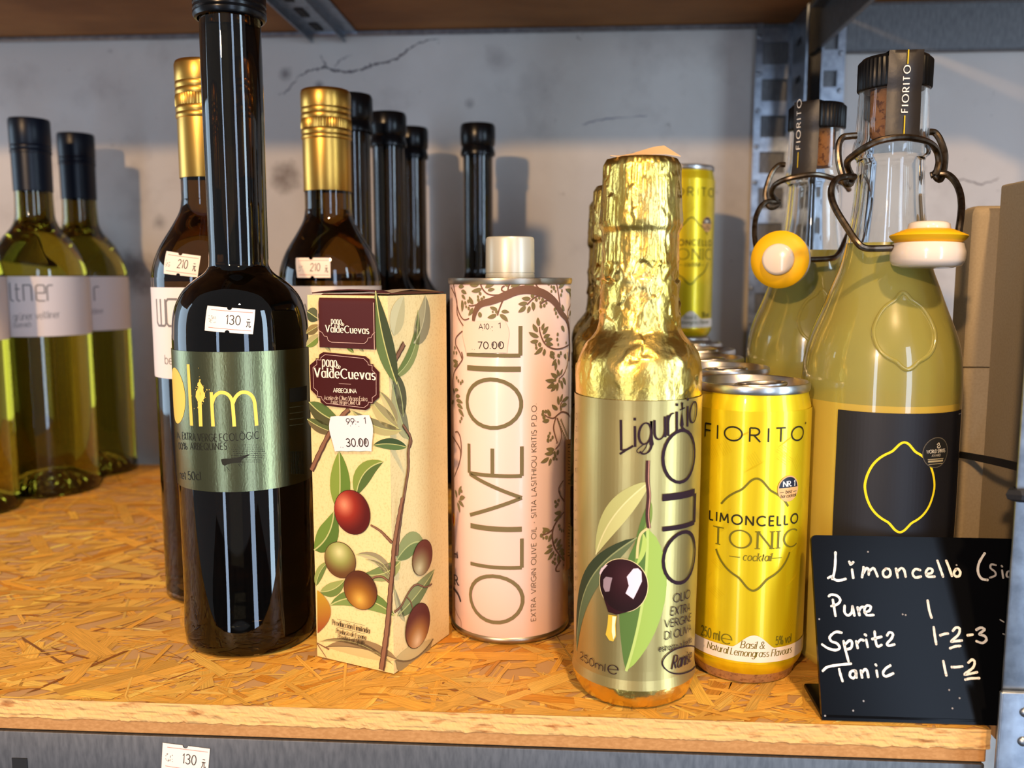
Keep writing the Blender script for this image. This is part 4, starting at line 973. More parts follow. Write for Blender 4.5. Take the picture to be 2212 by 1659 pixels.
vleaves(Z5, [((1350, 80), (1300, 150)), ((1370, 80), (1385, 150)), ((1345, 110), (1340, 210)), ((1370, 280), (1290, 235)), ((1340, 315), (1230, 315)), ((1330, 350), (1245, 400)), ((1350, 360), (1290, 440)), ((1365, 340), (1355, 440)), ((1390, 270), (1360, 195)), ((1400, 260), (1425, 190)), ((1420, 290), (1460, 370)), ((1400, 320), (1425, 420)),
    ((1385, 590), (1370, 490)), ((1400, 560), (1425, 470)), ((1420, 560), (1490, 510)), ((1370, 640), (1300, 590)), ((1400, 610), (1470, 590)), ((1290, 720), (1255, 640)), ((1275, 760), (1195, 775)), ((1330, 1090), (1240, 1080)), ((1320, 1120), (1220, 1140)), ((1270, 1180), (1175, 1240)), ((1290, 1190), (1265, 1275)), ((1360, 1160), (1370, 1090)),
    ((1150, 0), (1105, 25)), ((1200, 0), (1215, 45)), ((260, 110), (205, 90)), ((260, 130), (210, 160)), ((225, 430), (265, 430)), ((225, 460), (205, 400)), ((235, 500), (285, 500)), ((240, 545), (315, 575)), ((250, 590), (315, 640)), ((265, 640), (325, 730)), ((215, 540), (190, 580)), ((270, 1610), (300, 1500)), ((280, 1640), (340, 1630)), ((240, 1600), (230, 1540))])
dots(Z5, [(1305, 10), (1290, 40), (1405, 15), (1385, 45), (1445, 45), (1340, 312), (1385, 325), (1205, 670), (1235, 668), (1200, 700), (1215, 735, 1.2), (1405, 640), (1265, 945), (1260, 990, 1.2), (1310, 955), (1290, 985, .8), (1280, 910, .8), (1330, 1130), (1335, 1165), (1320, 1195), (1350, 1200, .8), (245, 290), (265, 325), (290, 350), (310, 330), (300, 745), (285, 780), (300, 1560)]
     + [(1405+i*9, 760+i*22, .7) for i in range(9)] + [(1380+i*10, 790+i*24, .7) for i in range(9)])
for v in ([(1230, 0), (1240, 50), (1280, 110)], [(1280, 210), (1220, 280), (1170, 370), (1160, 460), (1180, 560), (1230, 640), (1280, 700)], [(1170, 380), (1120, 420), (1060, 440)], [(1250, 690), (1200, 760), (1200, 800), (1235, 800)]): vine(Z6, v, .0008, .0006)
vleaves(Z6, [((1250, 210), (1180, 220)), ((1240, 240), (1175, 300)), ((1140, 400), (1065, 365)), ((1150, 430), (1120, 510)), ((1160, 540), (1105, 560)), ((1165, 570), (1080, 625)), ((1175, 600), (1115, 690)), ((1180, 530), (1210, 470)), ((1200, 560), (1250, 480)), ((1205, 590), (1265, 540)), ((1225, 610), (1280, 590)), ((1215, 640), (1220, 730)), ((1240, 630), (1285, 635)), ((1250, 660), (1285, 700)), ((245, 90), (300, 70)), ((235, 100), (290, 165)), ((225, 115), (250, 220)), ((220, 70), (215, 0))])
dots(Z6, [(1080, 410, 1.2), (1055, 445, 1.2), (1105, 465, 1.2), (1075, 470, .8), (1190, 110), (1210, 135), (1195, 155), (1220, 95), (1185, 680), (1165, 710), (1185, 725), (1190, 640, .8), (1275, 740, .8), (1225, 350), (1235, 380), (1255, 400), (1275, 400)])
ar.ellipse(S.uv(981.5, 1122), .0016, .0036, (236, 178, 60), 4); ar.ellipse(S.uv(981, 1122), .0010, .0024, (196, 66, 40), 5)
ar.text_px('ml', (983, 1205), (990, 1206), (983, 1191), (70, 54, 60), w=.2, L=4); ar.text_px('R', (984, 1262), (991, 1264), (984, 1242), (50, 42, 44), w=.2, L=4, serif=True, thin=.5)
vine(lambda x, y: (x, y), [(981, 1270), (988, 1280), (993, 1290), (996, 1300)], .0016, .0012, (60, 50, 52)); vine(lambda x, y: (x, y), [(983, 1310), (990, 1330), (996, 1340), (997, 1356)], .0003, .0002)
merge(bm, ar.done(mi=1)); mk('tin_body', bm, [M_pink, M_paper], t, 50)
bm = bmesh.new()
lathe(bm, [(TR-.0015, .0004), (TR+.0002, .0006), (TR+.0006, .0014), (TR+.0005, .0026), (TR, .0033)], c, 96)
mk('bottom_rim', bm, M_tinrim, t)
bm = bmesh.new(); lathe(bm, [(TR-.0002, zr-.0030), (TR+.0005, zr-.0026), (TR+.0009, zr-.0012), (TR+.0007, zr+.0001), (TR-.0004, zr+.0004), (TR-.0014, zr-.0006), (TR-.0020, zr-.0012), (.010, zr-.0010), (0, zr-.001)], c, 96)
mk('top_rim', bm, M_tinrim, t)
cr = prof_px(c, [(560, 53)])[0][0]; zt = prof_px(c, [(512, 50)])[0][1]
bm = bmesh.new(); lathe(bm, [(cr*.98, zr-.0012), (cr*1.0, zr-.0008), (cr*1.0, zr+.0022), (cr*.985, zr+.0024), (cr*.985, zr+.0028), (cr, zr+.0030), (cr*.985, zt-.0014), (cr*.95, zt-.0003), (cr*.90, zt), (0, zt-.0002)], c, 72)
mk('cap', bm, M_pearl, t)
M_filmtag = mat('cream film sticker', (242, 208, 184), rough=.35)
ar = Art(S, .0006); wavy_sticker(ar, ((1010, 762), (1095, 762), (1090, 692), (1005, 696)), 'A10.-', '70.00', (240, 210, 190), 2)
mk('price_sticker', ar.done(), [M_paper, M_paper], t, 60)
ar = Art(S, .0006); ar.poly(ar.px([(1219, 1232), (1219, 950), (1237, 948), (1235, 1226)]), (246, 186, 128), 2); random.seed(3)
for y_ in [960+i*7 for i in range(13)]+[1130+i*7 for i in range(11)]:
    ar.ribbon(ar.px([(1224+random.uniform(-1, 1), y_), (1229+random.uniform(-1, 2), y_+random.uniform(-2, 3))]), random.uniform(.0002, .0006), (140, 90, 60), 3)
mk('import_label', ar.done(), [M_paper, M_paper], t, 60)
# ================================================================== gold foil bottles
def gold_foil_material(name, rough=.27):
    m = mat(name, (232, 196, 96), rough=rough, metal=1, bump=(700, (1, 1, 1), .25, .0006), var=((240, 208, 124), 60, (1, 1, 1), .4, .65)); return m
M_foil = gold_foil_material('crumpled gold foil')
M_film = mat('smooth pale gold film', (184, 164, 104), rough=.34, metal=.8, bump=(2500, (1, 1, .15), .12, .0001))
def facet(p, sc):                             # crease height of crumpled foil: random tilted facets
    d, pts = noise.voronoi(p*sc); c = pts[0]; r_ = noise.noise_vector(c*7.31)
    return (p*sc - c).dot(r_)/sc
lat_of = lambda px, zp: (px-CX)/F*zp
c = flat(base_front(1366, 1541, .0272))
t = thing('gold_oil_bottle', 'gold foil-wrapped olive oil bottle at the front with a printed olive and OLIO in capitals', 'bottle', c, 'gold foil bottles in a file')
rows = [(1400, 127), (1200, 131), (1000, 134), (880, 134), (811, 137), (780, 134), (760, 126.5), (741, 114), (722, 99), (702, 90), (655, 86.5), (590, 84.5), (518, 83), (503, 83.5), (492, 88.5), (478, 90), (462, 89), (420, 87), (368, 84.5), (358, 83), (352, 80)]
gp = [(.0225, .0004), (.0240, .0012)] + smooth_prof([(.0256, .0045), (.0266, .010)]+prof_px(c, rows), 5)
zt = gp[-1][1]; gold_top = zt
fine = []
S = Rev(c, gp, .0272); zz = .0004
while zz < zt: fine.append((S.rad(zz), zz)); zz += .0008 if (zz > .105 or zz < .02) else .003
fine.append((S.rad(zt), zt))
zs0, zcap0 = .128, .186
def foil_r(r, z, a):
    p = Vector((r*math.cos(a), r*math.sin(a), z*.9)); k = 0
    if z > zs0:
        u = min(1, (z-zs0)/.02); k = u*(.9*facet(p, 130)+.5*facet(p+Vector((3, 1, 2)), 300))*.85
        if z > zcap0: k = .34*k + .00040*noise.noise(Vector((a*15, z*50, 1))) + .00036*noise.noise(Vector((a*36, z*110, 5)))
        elif z > .178: k = k*1.1 + .0005*noise.noise(Vector((a*7, z*420, 2)))
        else: k *= .60+.6*noise.noise(Vector((a*1.2, z*30, 9)))
    elif z > .108: k = .16*facet(p, 150)
    elif z < .016: k = .35*facet(p, 170)+.2*facet(p, 330)
    return r+k*.5
bm = bmesh.new(); lathe(bm, [(0, .002), (.018, .0015)]+fine+[(zt and fine[-1][0]*.95, zt+.0012), (fine[-1][0]*.86, zt+.0016), (0, zt+.0014)], c, 200, fn=foil_r)
mk('foil_wrap', bm, M_foil, t, 180)
ar = Art(S, .0006); BK = (40, 20, 30)
ar.text_px('Liguritio', (1343, 972), (1500, 906), (1323, 911), BK, w=.085, slant=.34, thin=.45, track=.14, L=8)
ar.ribbon(ar.px([(1340, 980), (1352, 972), (1368, 962)]), .0009, BK, 8)
ar.ribbon(catmull([tuple(v) for v in ar.px([(1398, 956), (1394, 966), (1386, 976), (1378, 977), (1376, 971), (1386, 962), (1402, 952)])], 6), .00035, BK, 8)
for ch, y0, y1, w_ in (('O', 1265, 1155, .075), ('L', 1142, 1078, .105), ('O', 1045, 932, .075)):
    a_ = S.uv(1496, (y0+y1)/2); vb, vt = S.uv(1430, y0).y, S.uv(1430, y1).y; hh = a_.x-S.uv(1429, y0).x
    ar.text(ch, (a_.x, vb), math.pi/2, hh, BK, 8, w=w_, fit=vt-vb)
v_ = (S.uv(1430, 1074).y); ar.ribbon([(S.uv(1429, 1074).x, v_), (S.uv(1496, 1061).x, v_)], .0029, BK, 8)
for tx, p0, p1, top in (('OLIO', (1452, 1300.5), (1486, 1289), (1451, 1283)), ('EXTRA', (1446, 1328), (1486, 1318), (1445, 1310.5)), ('VERGINE', (1433, 1354), (1488, 1339), (1432, 1338)),
                    ('DI OLIVA', (1434, 1380), (1488, 1361), (1433, 1363.5))): ar.text_px(tx, p0, p1, top, BK, w=.1, L=8, track=.16)
ar.text_px('estratto a freddo', (1421, 1405.5), (1490, 1385), (1420, 1393), BK, w=.11, L=8)
ar.text_px('Ranise', (1448, 1444), (1488, 1427), (1447, 1416), BK, w=.12, slant=.3, thin=.5, L=8)
ar.ribbon(catmull([tuple(v) for v in ar.px([(1497, 1438), (1482, 1450), (1462, 1454), (1444, 1450), (1431, 1438), (1430, 1424), (1444, 1408), (1464, 1398), (1486, 1394), (1498, 1398), (1501, 1408), (1498, 1420)])], 6), .00055, BK, 8)
ar.text_px('250ml', (1257, 1421), (1309, 1449), (1257, 1405), BK, w=.1, L=8); ar.text_px('\u212e', (1316, 1453), (1337, 1455), (1316, 1434), BK, w=.13, L=8, thin=.5)
a_, b_ = S.uv(1249, 1275), S.uv(1247, 890)
ar.text('PRODOTTO ITALIANO', a_, math.pi/2, .0017, (84, 60, 40), 8, w=.12, fit=b_.y-a_.y, track=1.1, space=1.2)
def gl(p, q, w, c1, c2, bend=0, L=2, rib=None):
    a, b, e = ar.px([p, q, ((p[0]+q[0])/2+w, (p[1]+q[1])/2)]); m_ = S.uv((p[0]+q[0])/2, (p[1]+q[1])/2); ar.leaf(a, b, (e-m_).length, c1, c2, bend, L, rib, 16)
gl((1376, 1160), (1249, 1406), 44, (92, 104, 70), (52, 62, 40), -.12, 2, (140, 146, 100)); gl((1402, 1040), (1290, 1197), 50, (190, 188, 124), (176, 176, 112), -.08, 4, (214, 208, 150))
gl((1404, 1080), (1368, 1190), 22, (118, 140, 66), (84, 112, 52), .05, 3)
gl((1398, 1140), (1353, 1448), 88, (150, 178, 84), (82, 112, 54), .04, 4, (176, 196, 110))
gl((1388, 1150), (1372, 1222), 22, (168, 190, 96), (110, 140, 66), .05, 6)
P2 = catmull([tuple(v) for v in ar.px([(1399, 994), (1398, 1036), (1401, 1070), (1398, 1110), (1401, 1140)])], 5); ar.ribbon(P2, .0017, (66, 34, 34), 6); ar.ribbon([p+Vector((.0004, 0)) for p in P2], .0004, (190, 140, 120), 7)
ar.ribbon(catmull([tuple(v) for v in ar.px([(1398, 1140), (1384, 1152), (1378, 1175), (1376, 1205)])], 5), .0010, (206, 190, 130), 7)
a_, b_, e_ = ar.px([(1346, 1263), (1398, 1263), (1346, 1206)])
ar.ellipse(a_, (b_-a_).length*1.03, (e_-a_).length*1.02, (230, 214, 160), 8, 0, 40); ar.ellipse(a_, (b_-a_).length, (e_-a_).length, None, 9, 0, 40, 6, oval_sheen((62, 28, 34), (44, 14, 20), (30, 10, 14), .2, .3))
ar.poly(ar.px([(1305, 1285), (1316, 1320), (1333, 1326), (1362, 1318), (1385, 1296)]), (44, 14, 20), 9)
def zz1(l): return [(1220+x/4.047, 1150+y/4.047) for x, y in l]
ar.poly(ar.px(zz1([(545, 380), (600, 310), (640, 306), (668, 335), (672, 420), (636, 500), (600, 575), (535, 525), (562, 460)])), (226, 208, 224), 11)
ar.poly(ar.px(zz1([(350, 405), (372, 380), (425, 390), (410, 450), (400, 508), (365, 512), (348, 470)])), (150, 130, 140), 11)
ar.poly(ar.px(zz1([(316, 350), (330, 310), (370, 275), (385, 280), (350, 320), (322, 370)])), (210, 190, 196), 11)
ar.poly(ar.px(zz1([(390, 712), (462, 722), (452, 800), (456, 900), (432, 945), (398, 935), (368, 885), (384, 800)])), (214, 180, 60), 11)
ar.poly(ar.px(zz1([(425, 725), (455, 728), (446, 800), (450, 890), (432, 930), (420, 860)])), (250, 236, 190), 12)
vt_, vb_ = S.uv(1376, 866).y, S.uv(1376, 1492).y
label_mesh(ar, M_film, 'label', t, -.043, .043, vb_, vt_)
# paper tag stuck across the top
bm = bmesh.new(); p0, p1, p2, p3 = [c+Vector(v) for v in ((-.0135, -.009, zt+.0020), (.0150, -.0075, zt+.0020), (.0095, .005, zt+.0072), (-.0130, .004, zt+.0036))]
bm.faces.new([bm.verts.new(p) for p in (p0, p1, p2, p3)]); bmesh.ops.subdivide_edges(bm, edges=bm.edges[:], cuts=4, use_grid_fill=True)
for v in bm.verts: v.co.z += .0007*math.sin((v.co.x-c.x)*240)
bmesh.ops.solidify(bm, geom=bm.faces[:], thickness=.00025)
mk('paper_tag', bm, mat('tan paper tag', (232, 190, 140), rough=.6), t)
gold0 = t
for lat, zp, lb in ((.060, .482, 'gold foil bottle directly behind the front one, only its left edge showing'), (.066, .575, 'third gold foil bottle back, a sliver showing left of the others')):
    p = RIGHT*lat+HEAD*zp; copy_tree(gold0, None, p, -.5-zp, lb, 'gold foil bottles in a file', skip=('paper_tag',))
# ================================================================== yellow cans
CANR = .0265
c = flat(base_front(1602, 1476, .0222)); cc_ = c
t = thing('drink_can', 'yellow limoncello tonic can at the very front, whole face in view', 'can', c, 'slim yellow cans in a file')
M_can = mat('yellow metallic lacquer', (238, 208, 22), rough=.32, metal=.5, coat=.25, var=((230, 196, 16), 260, (1, 1, .05), .4, .7))
M_alu = mat('bare aluminium', (196, 192, 188), rough=.3, metal=1, bump=(900, (1, 1, .2), .1, .0002))
M_canbase = mat('scuffed can base', (196, 160, 122), rough=.4, metal=.7, var=((150, 112, 84), 700, (1, 1, 1), .5, .7))
cp = [(.0236, .0050), (.0250, .0070)] + smooth_prof([(.0258, .0086), (.02635, .0110), (CANR, .015), (CANR, .05), (CANR, .118), (.02645, .1205), (.0261, .1232), (.0254, .1266), (.0249, .1288), (.0247, .1302)], 4)
bm = bmesh.new(); lathe(bm, cp, c, 96)
S = Rev(c, cp, CANR); ar = Art(S, .00012); KB, KO = (44, 38, 20), (112, 102, 26)
def Y2(x, y): return (1490+x/4.147, 720+y/4.147)
def Y3(x, y): return (1490+x/4.147, 1080+y/4.147)
p0, p1 = S.uv(*Y2(140, 935)), S.uv(*Y2(1012, 955)); vv = S.uv(1600, 953).y; hh = .0060
ar.text('FIORITO', (p0.x, vv), 0, hh, KB, 2, w=.115, track=.42, fit=p1.x-p0.x)
ar.text('®', (p1.x+.0012, vv+hh*.9), 0, .0020, KB, 2, w=.1)
mid = S.uv(*Y2(600, 1300)).x
def lemon_uv(sf, cx, tv, bv, hw_):            # classic lemon outline, tip up and down
    cy, H_ = (tv+bv)/2, (tv-bv)/2
    right = [(0, 1), (.07, .985), (.15, .94), (.23, .87), (.33, .79), (.50, .715), (.66, .62), (.80, .49), (.90, .34), (.97, .17), (1, 0)]
    up = right; dn = [(x, -y) for x, y in right[::-1][1:]]; rr = up+dn
    pts = [(cx+hw_*x, cy+H_*y) for x, y in rr]+[(cx-hw_*x, cy+H_*y) for x, y in rr[::-1][1:]]
    return catmull(pts, 4)
tv, bv = S.uv(*Y2(612, 1300)).y, S.uv(*Y3(590, 812)).y; hw_ = (S.uv(*Y3(905, 445)).x-S.uv(*Y3(245, 445)).x)/2*1.10
lem = lemon_uv(S, mid, tv, bv, hw_); vA, vB = S.uv(1600, 1100).y+.001, S.uv(*Y3(560, 470)).y
seg = []
for p in lem:
    if p.y > vA or p.y < vB: seg.append(p)
    else:
        if len(seg) > 2: ar.ribbon(seg, .0009, KO, 2)
        seg = []
if len(seg) > 2: ar.ribbon(seg, .0009, KO, 2)
p0, p1 = S.uv(*Y3(180, 180)), S.uv(*Y3(962, 200)); vv = S.uv(*Y3(560, 228)).y
ar.text('LIMONCELLO', (p0.x, vv), 0, .0041, KB, 2, w=.17, track=.38, fit=p1.x-p0.x)
p0, p1 = S.uv(*Y3(190, 395)), S.uv(*Y3(952, 410)); vv = S.uv(*Y3(560, 437)).y
ar.text('TONIC', (p0.x+.001, vv), 0, .0078, KO, 2, w=.115, track=.30, fit=p1.x-p0.x-.001, serif=True, thin=.5)
p0, p1 = S.uv(*Y3(475, 545)), S.uv(*Y3(725, 545)); vv = S.uv(*Y3(600, 546)).y
ar.text('cocktail', (p0.x, vv), 0, .0033, KO, 2, w=.13, fit=p1.x-p0.x, slant=.22, thin=.6, serif=True)
for a_, b_ in ((352, 450), (735, 822)): ar.ribbon([(S.uv(*Y3(a_, 520)).x, vv+.0011), (S.uv(*Y3(b_, 520)).x, vv+.0011)], .0003, KO, 2)
q = S.uv(*Y2(884, 1390)); rx = (S.uv(*Y2(972, 1390)).x-S.uv(*Y2(795, 1390)).x)/2; ry = rx*1.02
ar.ellipse(q, rx, ry, (214, 164, 104), 3, n=36)
ar.poly([q+Vector((rx*.9*math.cos(x), ry*.9*math.sin(x)+.0)) for x in [math.pi*(.03+.94*i/16) for i in range(17)]], (34, 36, 50), 4)
ar.text('NR. 1', q+Vector((-rx*.52, ry*.18)), 0, ry*.40, (250, 240, 220), 5, w=.2, fit=rx*1.12, serif=True, thin=.5)
ar.text('best', q+Vector((-rx*.3, -ry*.34)), 0, ry*.24, KB, 5, w=.13, fit=rx*.6, slant=.2); ar.text('bar cocktail', q+Vector((-rx*.72, -ry*.66)), 0, ry*.24, KB, 5, w=.13, fit=rx*1.44, slant=.2)
for s_ in (-1, 1): ar.ribbon([q+Vector((s_*rx*.45, -ry*.26)), q+Vector((s_*rx*.8, -ry*.26))], .0002, KB, 5)
vlo, vhi = S.uv(1629, 1431).y, S.uv(1590, 1397).y; um = S.uv(*Y3(575, 1300)).x
p_ = [(-.042, vlo), (.042, vlo), (.042, vhi)]
hump = [(um+.0092-.0184*i/24, vhi+.0060*math.sin(math.pi*i/24)**1.4) for i in range(25)]
ar.poly(p_+hump+[(-.042, vhi)], (244, 226, 206), 2)
vt_ = S.uv(*Y3(555, 1330)).y; p0, p1 = S.uv(*Y3(455, 1330)), S.uv(*Y3(665, 1330))
ar.text('Basil &', (p0.x, vt_), 0, .0032, KO, 3, w=.13, fit=p1.x-p0.x, slant=.2, thin=.55, serif=True)
vt_ = S.uv(*Y3(600, 1404)).y; p0, p1 = S.uv(*Y3(160, 1330)), S.uv(*Y3(905, 1370))
ar.text('Natural Lemongrass Flavours', (p0.x, vt_), 0, .0031, KO, 3, w=.13, fit=p1.x-p0.x, slant=.2, thin=.55, serif=True)
vt_ = vhi+.0012
p0, p1 = S.uv(*Y3(105, 1215)), S.uv(*Y3(268, 1260)); ar.text('250 ml', (p0.x, vt_), 0, .0044, KO, 2, w=.11, fit=p1.x-p0.x)
p0, p1 = S.uv(*Y3(285, 1260)), S.uv(*Y3(375, 1270)); ar.text('\u212e', (p0.x, vt_-.0006), 0, .0044, KO, 2, w=.13, fit=p1.x-p0.x, thin=.5)
p0, p1 = S.uv(*Y3(768, 1300)), S.uv(*Y3(902, 1280)); ar.text('5% vol', (p0.x, vt_), 0, .0038, KO, 2, w=.13, fit=p1.x-p0.x)
random.seed(21)
for k in range(46):                            # faint embossed rind strokes
    u_, v_ = random.uniform(-.033, .033), random.uniform(.028, .112); an = random.choice((.5, -.6, 1.1, -1.0))
    if abs(u_-mid) < .014 and .03 < v_ < .09: continue
    for j in range(5): ar.ribbon([(u_+j*.0008, v_+j*.0006), (u_+j*.0008+.006*math.cos(an), v_+j*.0006+.006*math.sin(an))], .00011, (212, 182, 16), 1)
merge(bm, ar.done(mi=1))
M_caninks = ink('can ink', .35, metal=.1)
mk('can_body', bm, [M_can, M_caninks], t, 50)
bm = bmesh.new(); lathe(bm, [(0, .006), (.018, .004), (.0205, .0010), (.0214, .0002), (.0222, .0006), (.0230, .0030), (.0237, .0052)], c, 96); mk('can_base', bm, M_canbase, t)
bm = bmesh.new(); lathe(bm, [(.0247, .1300), (.0252, .1303), (.0256, .1312), (.0256, .1330), (.0252, .1339), (.0246, .1340), (.0241, .1334), (.0236, .1300), (.0229, .1287), (.0220, .1286), (.0213, .1297), (.0206, .1302), (0, .1302)], c, 96)
lathe(bm, [(.0075, .1302), (.0079, .1306), (.0083, .1302)], c+Vector((-.009, .001, 0)), 32)
lid = mk('can_lid', bm, M_alu, t)
bm = bmesh.new(); pts = []
for i in range(36):
    a_ = 2*math.pi*i/36; x_, y_ = .0108*math.cos(a_), .0062*math.sin(a_)*(1+.12*math.cos(a_)); pts.append(c+Vector((.0035+x_, -.003+y_, .1324+.0006*math.cos(a_))))
tube(bm, pts, .0010, 8, closed=True)
lathe(bm, [(0, .1318), (.0032, .1318), (.0034, .1322), (.0030, .1328), (0, .1330)], c+Vector((-.0035, -.001, 0)), 24)
box(bm, c.x-.0068, c.x-.0010, c.y-.0050, c.y+.0030, .1316, .1322)
mk('pull_tab', bm, M_alu, lid)
can0 = t; GC = 'slim yellow cans in a file'
for lat, zp, z_, lb in ((.109, .460, 0, 'second yellow can back, only its lid showing behind the front can'), (.1105, .516, 0, 'third yellow can back, part of its lid showing'), (.120, .574, 0, 'fourth yellow can back, a strip of its lid showing'),
                    (.125, .632, 0, 'fifth yellow can back, almost hidden behind the gold bottle'), (.130, .692, 0, 'last yellow can in the file, carrying another can on its lid'), (.1300, .694, .1302, 'yellow can standing on top of the last can, behind the gold bottle')):
    p = RIGHT*lat+HEAD*zp+Vector((0, 0, z_)); copy_tree(can0, None, p, (math.atan2(p.y, p.x)-math.atan2(cc_.y, cc_.x))+(.22 if z_ else random.uniform(-.5, .5)), lb, GC)
# ================================================================== limoncello swing-top bottles
def liquid_mat():
    m = mat('cloudy lemon liqueur in glass', (198, 190, 98), rough=.25, trans=.55, ior=1.34, spec=.5, coat=1, coat_rough=.02)
    return m
M_clear = glass('clear bottle glass', (.97, .985, .975), 0, 1.46)
M_liquid = liquid_mat()
M_cork = mat('cork', (176, 116, 62), rough=.85, var=((110, 62, 30), 420, (1, 1, 1), .52, .62), bump=(500, (1, 1, 1), .6, .001))
M_wire = mat('tarnished steel wire', (122, 110, 96), rough=.33, metal=1, var=((86, 72, 58), 300, (1, 1, 1), .4, .65))
M_ceramic = mat('white ceramic', (240, 226, 212), rough=.18, coat=.4)
M_rubber = mat('yellow rubber gasket', (246, 190, 16), rough=.5)
M_band = mat('black paper band', (44, 40, 38), rough=.42, bump=(160, (1, 1, 1), .3, .0008))
M_blacklabel = mat('black label', (26, 26, 32), rough=.5)
c = flat(P(1903, 760, .404)); BR_ = .0337
t = thing('limoncello_bottle', 'large clear swing-top bottle of cloudy yellow liqueur behind the chalk sign', 'bottle', c, 'swing-top limoncello bottles')
lp = [(.0300, .0005), (.0318, .0016)] + smooth_prof([(.0334, .006), (BR_, .012)] + prof_px(c, [(1100, 173), (960, 174), (850, 175), (800, 174), (752, 168), (710, 155), (668, 137), (620, 118), (577, 101), (528, 90), (450, 79.5), (400, 76), (352, 73.5)]), 4)
zk = lp[-1][1]
ring = prof_px(c, [(343, 76), (338, 84), (322, 86), (312, 84), (300, 80), (280, 80), (190, 77)])
outer = lp + ring; zg = outer[-1][1]
zl = prof_px(c, [(526, 1)])[0][1]; wall = .0024
up = [q for q in outer if q[1] > zl]; rl = S_rad = None
S = Rev(c, outer, BR_); rl = S.rad(zl)
inner = [(max(.0100, r-wall), z) for r, z in up if z < zg-.0012]
bm = bmesh.new(); lathe(bm, [(rl-wall, zl+.0001), (rl, zl+.0001)] + up + [(inner[-1][0], zg)] + inner[::-1], c, 96, closed=True)
bmesh.ops.recalc_face_normals(bm, faces=bm.faces[:])
mk('glass_neck', bm, M_clear, t, 50)
cu = S.uv(1958, 722); tv, bv = S.uv(1958, 632).y, S.uv(1958, 798).y
pts = lemon_uv(S, cu.x, tv, bv, (S.uv(2022, 715).x-S.uv(1893, 715).x)/2)
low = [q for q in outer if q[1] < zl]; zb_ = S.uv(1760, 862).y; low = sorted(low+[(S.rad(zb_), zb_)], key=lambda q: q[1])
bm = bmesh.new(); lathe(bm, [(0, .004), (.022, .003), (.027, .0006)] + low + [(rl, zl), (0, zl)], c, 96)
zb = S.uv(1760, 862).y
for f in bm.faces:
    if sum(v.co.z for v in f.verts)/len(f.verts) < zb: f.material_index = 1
M_liquid_low = mat('lemon liqueur tinted as refracted rear label', (226, 196, 84), rough=.25, trans=.35, ior=1.34, coat=1, coat_rough=.02)  # refraction of a rear label, not modelled, is painted into this tint
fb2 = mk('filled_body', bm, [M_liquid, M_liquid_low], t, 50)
bm = bmesh.new(); tube(bm, [S.pos(p.x, p.y, .0001) for p in pts[:-1]], .0010, 8, closed=True)
mk('embossed_lemon', bm, M_liquid, fb2, 50)
zc0 = prof_px(c, [(196, 1)])[0][1]; capr = .0153
bm = bmesh.new(); lathe(bm, [(0, zc0-.0005), (capr-.0008, zc0-.0005), (capr-.0003, zc0)], c, 64); lathe(bm, [(capr-.0003, zc0), (capr, zc0+.0006), (capr, zc0+.0118), (capr-.0005, zc0+.0124)], c, 240, fn=reed(0, 48, .00028))
lathe(bm, [(capr-.0005, zc0+.0124), (capr-.0014, zc0+.0136), (0, zc0+.0138)], c, 64); scap = mk('stopper_cap', bm, M_blackcap, t, 40)
ztop = zc0+.0138
bm = bmesh.new(); lathe(bm, [(0, zg-.022), (.0085, zg-.022), (.0094, zg-.020), (.0098, zg-.0005), (0, zg-.0005)], c, 48); mk('cork', bm, M_cork, scap)
def band(px, y_low, lean, words, parent, surf, c, u_half):
    """paper strip running up the neck, over the cap and down behind"""
    ub = surf.uv(px, y_low).x; vb = surf.uv(px, y_low).y; bm = bmesh.new(); a0 = ub/surf.R
    th_ = surf.f*math.cos(a0)+surf.r*math.sin(a0); sd = -surf.f*math.sin(a0)+surf.r*math.cos(a0)
    path = [(surf.rad(z)+.0003, z) for z in [vb+(zc0-.001-vb)*i/8 for i in range(9)]]
    path += [(capr+.0004, zc0+.0005), (capr+.0005, zc0+.006), (capr+.0005, zc0+.0122), (capr-.001, ztop+.0003), (0, ztop+.0004), (-capr+.001, ztop+.0003), (-capr-.0005, zc0+.0122), (-capr-.0004, zc0-.010)]
    rows = []
    for r, z in path:
        row = []
        for j in range(9):
            s_ = u_half*(j/4-1); rr = abs(r)
            if rr > u_half*1.01 and z < ztop: w_ = math.sqrt(max(rr*rr-s_*s_, 0))*(1 if r > 0 else -1)
            else: w_ = r
            row.append(bm.verts.new(Vector((c.x, c.y, z)) + th_*w_ + sd*s_))
        rows.append(row)
    for A, B in zip(rows, rows[1:]):
        for j in range(8): bm.faces.new([A[j], A[j+1], B[j+1], B[j]])
    return bm, ub, vb
bm, ub, vb = band(1952, 296, 0, '', t, S, c, .0072)
ar = Art(S, .0008)
a_, b_ = S.uv(1948, 246), S.uv(1946, 200)
prof_band = [(r, z) for r, z in outer if z < zc0-.001]+[(capr+.0004, zc0), (capr+.0006, ztop)]
S2 = Rev(c, prof_band, BR_); S2.step = .0016; ar = Art(S2, .0006)
us = ub*1.0; vtop = ztop-.0005
v1_ = S2.uv(1945, 243).y; v2_ = S2.uv(1945, 143).y
kx = BR_/.016                                  # print is measured at the neck
ar.text('FIORITO', (us+.0022*kx*.5, v1_), math.pi/2, .0026*kx, (244, 240, 232), 2, w=.1, track=.42, fit=v2_-v1_)
ar.ribbon([(us-.0001, S2.uv(1950, 293).y), (us-.0001, S2.uv(1950, 250).y)], .0005*kx, (214, 186, 40), 2); ar.ribbon([(us-.0001, S2.uv(1950, 139).y), (us-.0001, ztop-.0002)], .0005*kx, (214, 186, 40), 2)
